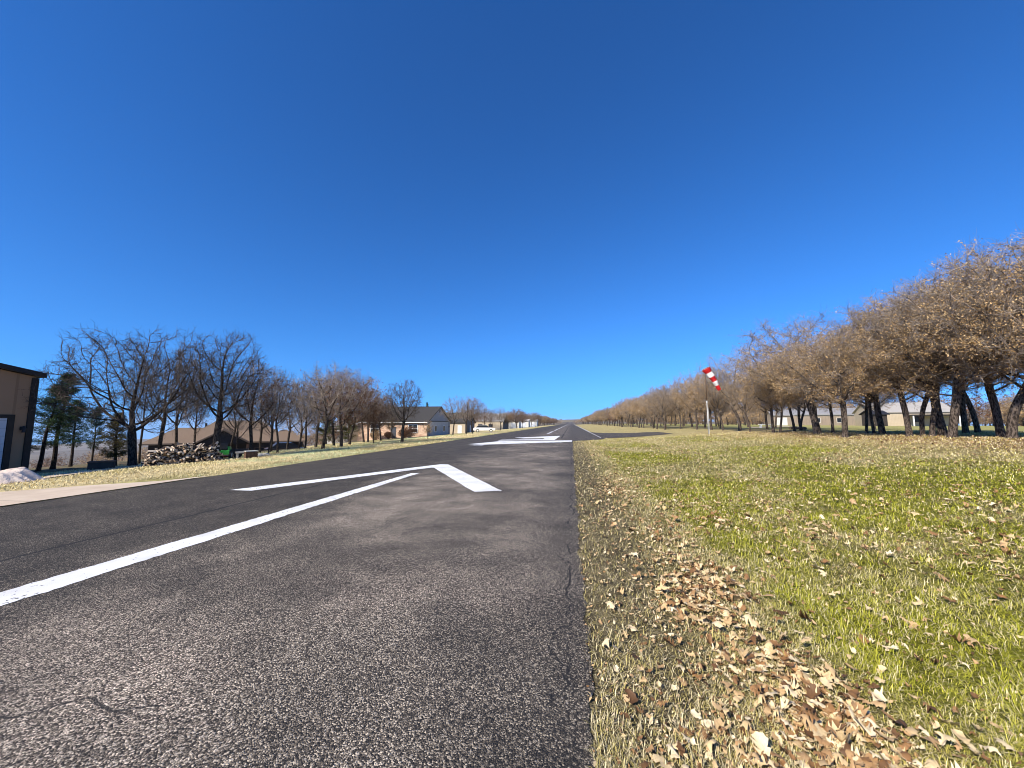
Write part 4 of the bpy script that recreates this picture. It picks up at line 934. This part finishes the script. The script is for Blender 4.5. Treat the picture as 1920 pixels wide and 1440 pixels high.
# firewood
fx, fy, fz = spot(347, 868.5); fr_ = math.atan2(fy, fx)-math.pi/2; wr_ = math.hypot(fx, fy)/955; FL = 112*wr_
ca, sa = math.cos(fr_), math.sin(fr_)
def W2(lx, ly): return fx+lx*ca-ly*sa, fy+lx*sa+ly*ca
def prof_h(lx): t = abs(lx)/(FL/2); return .84*(1-smooth(np.array((t-.72)/.33)))*(1-.10*t)*(.93+.12*float(vnoise(np.array(lx*2.2), np.array(3.), 6)))
mb = MB(); NS = 24
pts = []
for i in range(NS+1):
    lx = -FL/2+FL*i/NS; h = max(.04, float(prof_h(lx))-.12); pts.append((lx, h))
vs = []
for (lx, h) in pts:
    for (ly, hz_) in ((-.02, -.5), (.10, h*.55), (.22, h), (1.0, h), (1.25, -.5)):
        X_, Y_ = W2(lx, ly); vs.append((X_, Y_, float(H(X_, Y_))+hz_))
fs = [(i*5+j, (i+1)*5+j, (i+1)*5+j+1, i*5+j+1) for i in range(NS) for j in range(4)]+[(0, 1, 2, 3, 4), tuple(NS*5+j for j in (4, 3, 2, 1, 0))]
core = MB().add(vs, fs).build('firewood_heap', 'core'); tag(core, 'tangled inner mass of the firewood pile between the two big oaks', 'firewood', kind='stuff')
def log_mesh(i):
    """a split billet: pale cleft faces and ends, one dark bark side"""
    rr_ = random.Random(i); k = rr_.choice([3, 4, 4, 5]); L_ = .50; m_ = MB(); a0_ = rr_.random()*6
    ring_ = [(math.cos(a0_+2*math.pi*j/k)*.058*rr_.uniform(.7, 1.2), math.sin(a0_+2*math.pi*j/k)*.05*rr_.uniform(.6, 1.2)) for j in range(k)]
    m_.prism(ring_, 'x', -L_/2, L_/2); me = bpy.data.meshes.new('log'); me.from_pydata(m_.v, [], m_.f); me.materials.append(M['log']); me.materials.append(M['bark_dark'])
    for q in range(k):
        if q % 2 == 0: me.polygons[2+q].material_index = 1
    return me
LM = [log_mesh(i) for i in range(8)]; rg = random.Random(77); made = 0
while made < 300:
    lx = rg.uniform(-FL/2, FL/2); h = float(prof_h(lx)); zz = rg.random()**.8*h
    if h < .1: continue
    ly = -.03+zz*.16+rg.uniform(-.05, .05)
    if zz > h*.9: ly = rg.uniform(.1, .9); zz = h-.05
    X_, Y_ = W2(lx, ly); o = bpy.data.objects.new('firewood_log', rg.choice(LM)); put(o)
    o.location = (X_, Y_, float(H(X_, Y_))+max(.05, zz)); o.rotation_euler = (rg.uniform(0, 6.28), rg.gauss(0, .5), fr_+(math.pi/2 if rg.random() < .55 else 0)+rg.gauss(0, .6)); s = rg.uniform(.75, 1.2); o.scale = (s*rg.uniform(.7, 1.1), s, s)
    tag(o, 'split pale log jumbled in the firewood pile', 'log', 'split logs of the firewood pile'); made += 1
# garden tractor
def wheel(parent, x, y, z, r_, w_, rim='rim', name='wheel'):
    t = MB().tube([(x, y-w_/2, z), (x, y-w_*.4, z), (x, y+w_*.4, z), (x, y+w_/2, z)], [r_*.86, r_, r_, r_*.86], 16).build(name, 'rubber', parent)
    MB().tube([(x, y-w_/2-.012, z), (x, y+w_/2+.012, z)], r_*.55, 12).build('rim', rim, t); return t
x, y, z = spot(422, 860.5); rz0 = math.atan2(y, x)-math.pi/2
tr = empty('garden_tractor', (x, y, z), rz0+R(80), (.75, .75, .85), 'green riding mower with pale-rimmed wheels right of the firewood pile', 'riding mower')
MB().prism([(-.15, .32), (.55, .32), (.60, .60), (.45, .74), (-.10, .78)], 'y', -.24, .24).build('hood', 'green', tr, .02)
MB().prism([(-.75, .30), (-.2, .30), (-.2, .42), (-.35, .56), (-.75, .56)], 'y', -.34, .34).build('fender', 'green', tr, .02)
MB().box(-.62, -.30, -.2, .2, .58, .68).box(-.70, -.60, -.2, .2, .62, .98).build('seat', 'black', tr, .02)
MB().tube([(-.12, 0, .76), (-.25, 0, .98)], .02, 6).tube([(-.25+.02*math.cos(a), .17*math.cos(a), .98+.17*math.sin(a)*.5) for a in np.linspace(0, 6.28, 13)], .014, 6).build('steering_wheel', 'black', tr)
MB().box(-.35, .35, -.42, .42, .10, .22).build('mower_deck', 'red', tr, .02)
for (wx, wy, rr_) in ((-.5, -.38, .27), (-.5, .38, .27), (.42, -.32, .19), (.42, .32, .19)): wheel(tr, wx, wy, rr_, rr_, .16)
x, y, z = spot(446, 858.5); ct = empty('utility_cart', (x, y, z), rz0-R(5), None, 'low dark utility cart hitched behind the green riding mower', 'cart')
MB().box(-.45, .45, -.35, .35, .24, .28).box(-.45, .45, -.35, -.32, .28, .48).box(-.45, .45, .32, .35, .28, .48).box(-.45, -.42, -.32, .32, .28, .48).box(.42, .45, -.32, .32, .28, .48).build('tub', 'black', ct)
MB().tube([(-.45, 0, .26), (-.95, 0, .26)], .02, 6).build('tow_bar', 'black', ct)
for wy in (-.40, .40): wheel(ct, 0, wy, .17, .17, .1, 'dark_trim')
x, y, z = spot(452.5, 860); sl_ = empty('stone_bench', (x, y, z), rz0, None, 'small pale stone bench between the cart and the wooden crate', 'bench')
MB().box(-.26, .26, -.15, .15, .28, .36).build('seat', 'rock', sl_, .01)
for q in (-.18, .18): MB().box(q-.05, q+.05, -.12, .12, -.05, .28).build('leg', 'rock', sl_)
x, y, z = spot(470, 859); cr_ = empty('wooden_crate', (x, y, z), rz0+R(12), (.62, .62, .9), 'dark brown wooden crate with pale lid right of the stone bench', 'crate')
mb = MB()
for i in range(3): mb.box(-.42, .42, -.30, -.27, .02+i*.12, .12+i*.12).box(-.42, .42, .27, .30, .02+i*.12, .12+i*.12).box(-.42, -.39, -.27, .27, .02+i*.12, .12+i*.12).box(.39, .42, -.27, .27, .02+i*.12, .12+i*.12)
mb.box(-.39, .39, -.27, .27, -.05, .34); mb.build('body', 'brown_wood', cr_); MB().box(-.44, .44, -.32, .32, .385, .42).build('lid', 'pale_board', cr_)
def rock(px, py, s, label, group, seed):
    x, y, z = spot(px, py); rng = np.random.default_rng(seed); import bmesh
    bm = bmesh.new(); bmesh.ops.create_icosphere(bm, subdivisions=3, radius=s); me = bpy.data.meshes.new('rock')
    for v in bm.verts:
        f = .7+.6*float(fbm(np.array(v.co.x/s*1.5+seed), np.array(v.co.y/s*1.5+v.co.z/s*1.2+seed), seed, 2)); v.co = v.co*f; v.co.z *= .6
    bm.to_mesh(me); bm.free(); me.materials.append(M['rock']); o = put(bpy.data.objects.new('rock', me)); o.location = (x, y, z+s*.2); tag(o, label, 'rock', group)
rock(486, 856.5, .22, 'pale rock nearest the wooden crate, left of the other two', 'pale rocks by the curved tree', 1); rock(492, 856, .17, 'smallest pale rock, in the middle of the three by the curved tree', 'pale rocks by the curved tree', 2); rock(498, 855.5, .24, 'pale rock against the base of the curved tree', 'pale rocks by the curved tree', 3)
# cars
def car(name, x, y, z, rz, mat, label, L=4.3):
    r = empty(name, (x, y, z), rz, None, label, 'car'); s = L/4.4
    pf = [(-2.2, .35), (2.2, .35), (2.22, .62), (2.1, .80), (1.1, .92), (-1.9, .95), (-2.2, .85)]
    MB().prism([(a*s, b_*s) for a, b_ in pf], 'y', -.85, .85).build('body', mat, r, .05)
    MB().prism([(-1.75*s, .93*s), (1.15*s, .90*s), (.45*s, 1.42*s), (-1.15*s, 1.44*s)], 'y', -.72, .72).build('windows', 'glass', r, .03)
    MB().prism([(-1.25*s, 1.40*s), (.55*s, 1.38*s), (.40*s, 1.47*s), (-1.12*s, 1.49*s)], 'y', -.70, .70).build('roof', mat, r, .02)
    for wx in (-1.35, 1.35):
        for wy in (-.80, .80): wheel(r, wx*s, wy, .33*s, .33*s, .22)
    for wy in (-.6, .6): MB().box(2.16*s, 2.25*s, wy-.18, wy+.18, .62*s, .76*s).build('headlight', 'pale_board', r)
    return r
x, y, z = spot(908, 810.3); car('parked_car', x, y, z, math.atan2(y, x)-math.pi/2, 'white_paint', 'white car parked sideways in front of the long beige building')
x, y = along(541, 50); car('parked_car', x, y, float(H(x, y))-.1, math.atan2(y, x)-math.pi/2+R(10), 'black_paint', 'black car parked right of the tan-roofed house', 4.2)
# right yard bits
x, y, z = spot(1437, 802.5); bn = empty('bench', (x, y, z), R(5), None, 'small white bench on the grass left of the shed', 'bench')
MB().box(-.9, .9, -.2, .2, .42, .48).build('seat', 'white_trim', bn)
for q in (-.7, .7): MB().box(q-.06, q+.06, -.18, .18, -.05, .42).build('leg', 'white_trim', bn)
for k, (px, py, L_, lb) in enumerate([(1493, 804.8, 1.6, 'dark fallen log lying on the grass before the long barn, left one'), (1507, 805.6, 1.1, 'short dark log lying right of the longer fallen log')]):
    x, y, z = spot(px, py); MBl = MB().tube([(-L_/2, 0, 0), (0, .05, .01), (L_/2, 0, 0)], [.16, .18, .14], 10).build('fallen_log', 'bark'); MBl.location = (x, y, z+.13); MBl.rotation_euler = (0, 0, .3+k*.5); tag(MBl, lb, 'log', 'fallen logs before the barn')
sheet('barn_driveway', g([(1405, 803), (1450, 801.8), (1500, 801)]), g([(1405, 801.6), (1450, 800.6), (1500, 799.9)]), 'concrete', .06, 3, 1.)

# ---------------------------------------------------------------- grass
def blades(name, N, r0, r1, a0, a1, seed, keep, label, L0=.042, W0=.0034, sink=0.):
    rng = np.random.default_rng(seed); r = np.exp(rng.uniform(math.log(r0), math.log(r1), N)); a = rng.uniform(a0, a1, N)
    x = r*np.sin(a); y = r*np.cos(a); k = keep(x, y, rng); x, y, r = x[k], y[k], r[k]; n = len(x)
    gm = green_mask(x, y); cl = fbm(x*5, y*5, 41, 2)
    L = L0*(.45+1.0*rng.random(n))*(.6+.9*cl)*(1+r/55); W = W0*(.7+.6*rng.random(n))*np.maximum(1, r/4.0)
    az = fbm(x*1.6, y*1.6, 57, 3)*14+rng.normal(0, 1.7, n); tilt = .35+1.0*rng.random(n)   # winter grass lies half flat
    tilt = np.where(rng.random(n) < .45, 1.15+.35*rng.random(n), tilt)
    dx = np.sin(tilt)*np.cos(az); dy = np.sin(tilt)*np.sin(az); dz = np.cos(tilt); z = H(x, y)+.002
    px_, py_ = -np.sin(az), np.cos(az); c = .45
    b0 = np.stack([x-px_*W/2, y-py_*W/2, z], 1); b1 = np.stack([x+px_*W/2, y+py_*W/2, z], 1)
    mid = np.stack([x+dx*L*.55, y+dy*L*.55, z+dz*L*.7+.004], 1); wv = np.stack([px_*W*.4, py_*W*.4, 0*W], 1)
    tip = np.stack([x+dx*L*1.05, y+dy*L*1.05, z+dz*L*.95+.003], 1)
    V = np.stack([b0, b1, mid+wv, mid-wv, tip], 1).reshape(-1, 3); o = np.arange(n)[:, None]*5
    Q = o+np.array([[0, 1, 2, 3]]); T = o+np.array([[3, 2, 4]])
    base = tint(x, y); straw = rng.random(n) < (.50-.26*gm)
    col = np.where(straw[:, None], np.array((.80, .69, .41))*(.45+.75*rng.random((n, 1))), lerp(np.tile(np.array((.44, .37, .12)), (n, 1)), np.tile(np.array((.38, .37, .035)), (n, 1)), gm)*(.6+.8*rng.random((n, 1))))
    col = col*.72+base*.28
    lt = np.array((.80, .66, .36))*(.5+.7*rng.random((n, 1)))*(.62+.75*fbm(x*.7, y*.35, 83, 4))[:, None]; lt[:, 0] *= 1-.22*(fbm(x*.4, y*.2, 87, 3) > .55); col = np.where((x < -5)[:, None], lt, col)
    me = np_mesh(name, V, Q, T, mats=['blade'], tint=np.repeat(col, 5, 0)); o_ = put(bpy.data.objects.new(name, me)); return tag(o_, label, 'grass', kind='stuff')
def keep_r(x, y, rng):
    e = edge_r(y); d = x-e; t = ((y > 41.5) & (y < 69) & (x < 12))
    den = np.clip(.30+.9*smooth((d-.5)/1.0)+.5*(fbm(x*2, y*2, 44)-.5), .12, 1)*(1-.45*np.clip(drift_mask(x, y), 0, 1))
    return (d > -.10+.16*fbm(x*5, y*5, 2, 2)) & (rng.random(len(x)) < den) & ~t
blades('grass', 620000, 1.3, 45, R(-8), R(100), 1, keep_r, 'short matted green and straw grass right of the asphalt')
def keep_l(x, y, rng): return (x < -10.75) & (x > -24) & ~((y < 10.9) & (x > -13.8-(7.4-y)*1.0)) & ~((y < 7.4) & (x < -13))
blades('dry_grass', 150000, 11, 60, R(-75), R(-8), 2, keep_l, 'pale dry grass verge left of the runway', .05, .0032)

# ---------------------------------------------------------------- fallen leaves
def leaf_proto(seed, curl):
    rr_ = random.Random(seed); out = []
    prof_ = [(0, .015), (.10, .05), (.20, .17), (.28, .13), (.40, .30), (.50, .17), (.62, .34), (.71, .20), (.82, .24), (.91, .11), (1., .0)]
    asp = rr_.uniform(.75, 1.15); cut = rr_.choice([1., 1., 1., .72, .8]); L_ = [(t, asp*w_*rr_.uniform(.6, 1.3)*(1 if t < cut else .25)) for t, w_ in prof_]; Rr = [(t+rr_.uniform(-.03, .03), asp*w_*rr_.uniform(.6, 1.3)*(1 if t < cut+.1 else .3)) for t, w_ in prof_]
    V = []
    for t, _ in prof_: V.append((t-.5, 0, 0))
    for t, w_ in L_: V.append((t-.5+.05*(w_ > .15), w_, 0))
    for t, w_ in Rr: V.append((t-.5+.05*(w_ > .15), -w_, 0))
    V = np.array(V); x, y = V[:, 0], V[:, 1]
    V[:, 2] = curl*(2.0*y*y+.7*x*x+.4*x*y+.6*x**3)+.05*np.sin(x*7+seed)*curl+.06*np.abs(y)+.05*np.sin(y*16+x*5+seed*2)
    n = len(prof_); Q = [(i, i+1, n+i+1, n+i) for i in range(n-1)]+[(i+1, i, 2*n+i, 2*n+i+1) for i in range(n-1)]
    return V, np.array(Q)
LP = [leaf_proto(s, c_) for s, c_ in ((1, .5), (2, 1.1), (3, -.7), (4, 1.6), (5, .3), (6, -1.2), (7, .8), (8, 2.0), (9, -.4), (10, 1.3), (11, .6), (12, -1.7))]
rng = np.random.default_rng(9)
def leaf_pos(N, r0, r1, drift):
    X_, Y_ = [], []
    while len(X_) < N:
        r = np.exp(rng.uniform(math.log(r0), math.log(r1), 20000)); a = rng.uniform(R(-5), R(85), 20000); x = r*np.sin(a); y = r*np.cos(a); e = edge_r(y)
        cl = np.clip(fbm(x*.9, y*.9, 47)*3-1.25, 0, 1)
        p = drift*drift_mask(x, y)*1.0+(1-drift)*(.12+.5*cl)*smooth((x-e)/.8)*(1-.55*green_mask(x, y))
        p = p*(r/r1)**.15
        k = (rng.random(20000) < p) & (x > e-.02) & ~((y > 41.5) & (y < 69) & (x < 12)); X_ += list(x[k]); Y_ += list(y[k])
    return np.array(X_[:N]), np.array(Y_[:N])
def litter(name, x, y, size, lift, label):
    n = len(x); Vs, Qs = [], []; base = 0; grp = rng.integers(0, 12, n)
    for g_ in range(12):
        id_ = np.where(grp == g_)[0]; PV, PQ = LP[g_]; m_ = len(id_)
        if m_ == 0: continue
        az = rng.random(m_)*6.283; s = size[id_]; tx_ = rng.normal(0, .22, m_); ty_ = rng.normal(0, .22, m_); fl = np.where(rng.random(m_) < .4, -1, 1)
        lx = PV[None, :, 0]*s[:, None]; ly = PV[None, :, 1]*s[:, None]; lz = PV[None, :, 2]*s[:, None]*fl[:, None]
        lz = lz+lx*tx_[:, None]+ly*ty_[:, None]; wx = lx*np.cos(az)[:, None]-ly*np.sin(az)[:, None]; wy = lx*np.sin(az)[:, None]+ly*np.cos(az)[:, None]
        lz = lz-lz.min(1)[:, None]; zz = H(x[id_], y[id_])[:, None]+lift[id_][:, None]+lz
        Vs.append(np.stack([x[id_][:, None]+wx, y[id_][:, None]+wy, zz], -1).reshape(-1, 3)); Qs.append((PQ[None]+(base+np.arange(m_)*len(PV))[:, None, None]).reshape(-1, 4)); base += m_*len(PV)
    o = put(bpy.data.objects.new(name, np_mesh(name, np.concatenate(Vs), np.concatenate(Qs), mats=['leaf_i']))); return tag(o, label, 'leaf litter', kind='stuff')
x1, y1 = leaf_pos(1800, 1.6, 14, 1.); x2, y2 = leaf_pos(2600, 1.6, 12, 0.); x3, y3 = leaf_pos(9000, 6, 42, 0.)
x = np.concatenate([x1, x2, x3]); y = np.concatenate([y1, y2, y3]); sz = np.clip(.060*np.exp(rng.normal(0, .38, len(x))), .025, .125); sz[:1800] *= 1.05; lf = rng.uniform(.004, .03, len(x)); lf[:1800] += .02*rng.random(1800)
rr2 = np.hypot(x, y); sz *= np.clip(.9+rr2/60, .9, 1.3)
big = np.argsort(-(sz/rr2))[:300]; rest = np.setdiff1d(np.arange(len(x)), big)
litter('leaf_litter', x[rest], y[rest], sz[rest], lf[rest], 'scattered dry oak leaves caught in the grass right of the asphalt')
nc = 16000; rc = np.exp(rng.uniform(math.log(1.6), math.log(14), nc)); ac = rng.uniform(R(-5), R(85), nc); xc = rc*np.sin(ac); yc = rc*np.cos(ac)
kc = (xc > edge_r(yc)-.03) & (rng.random(nc) < .25+.75*np.clip(drift_mask(xc, yc)+.6*(xc < 1.2), 0, 1)); xc, yc, rc = xc[kc], yc[kc], rc[kc]; nc = len(xc)
dc = rng.normal(size=(nc, 2)); dc /= np.linalg.norm(dc, axis=1)[:, None]; sc_c = (.006+.014*rng.random(nc))*np.clip(rc/4, .8, 1.6); zc = H(xc, yc)+.006+.02*rng.random(nc); tl = rng.normal(0, .5, (nc, 2))*sc_c[:, None]
W = np.stack([np.stack([xc+dc[:, 0]*sc_c, yc+dc[:, 1]*sc_c, zc+tl[:, 0]], 1), np.stack([xc-dc[:, 1]*sc_c*.5, yc+dc[:, 0]*sc_c*.6, zc+tl[:, 1]], 1), np.stack([xc-dc[:, 0]*sc_c, yc-dc[:, 1]*sc_c, zc-tl[:, 0]*.3+.003], 1), np.stack([xc+dc[:, 1]*sc_c*.6, yc-dc[:, 0]*sc_c*.5, zc+.004], 1)], 1)
tag(put(bpy.data.objects.new('leaf_crumbs', np_mesh('leaf_crumbs', W.reshape(-1, 3), np.arange(nc*4).reshape(-1, 4), mats=['leaf_i']))), 'broken bits of dry leaf and twig scattered through the grass by the asphalt', 'leaf litter', kind='stuff')
LMs = []
for PV, PQ in LP: LMs.append(np_mesh('fallen_leaf', PV, PQ, mats=['leaf_o'], smooth_=True))
rg = random.Random(12)
for i in big:
    o = bpy.data.objects.new('fallen_leaf', rg.choice(LMs)); put(o); s = float(sz[i])*1.1; fl = rg.random() < .4
    o.location = (float(x[i]), float(y[i]), float(H(x[i], y[i]))+.010+float(lf[i])*.7+s*.04); o.rotation_euler = (rg.gauss(0, .18)+(math.pi if fl else 0), rg.gauss(0, .18), rg.random()*6.28); o.scale = (s, s, s)
    tag(o, 'curled dry tan oak leaf in the nearest leaf drift by the asphalt', 'leaf', 'nearest fallen oak leaves beside the asphalt')

# ---------------------------------------------------------------- haze
hz_m = bpy.data.materials.new('haze'); hz_m.use_nodes = True; nt = hz_m.node_tree; nt.nodes.clear()
ho = nt.nodes.new('ShaderNodeOutputMaterial'); pv = nt.nodes.new('ShaderNodeVolumePrincipled'); pv.inputs['Color'].default_value = (.80, .88, 1, 1); pv.inputs['Density'].default_value = .00008
nt.links.new(pv.outputs[0], ho.inputs['Volume']); M['haze'] = hz_m
zmin = float(gz.min())-1
hzo = MB().box(-6050, 6050, -1560, 6150, zmin, 48).build('haze', 'haze'); tag(hzo, 'thin pale air over the valley', 'haze', kind='stuff')
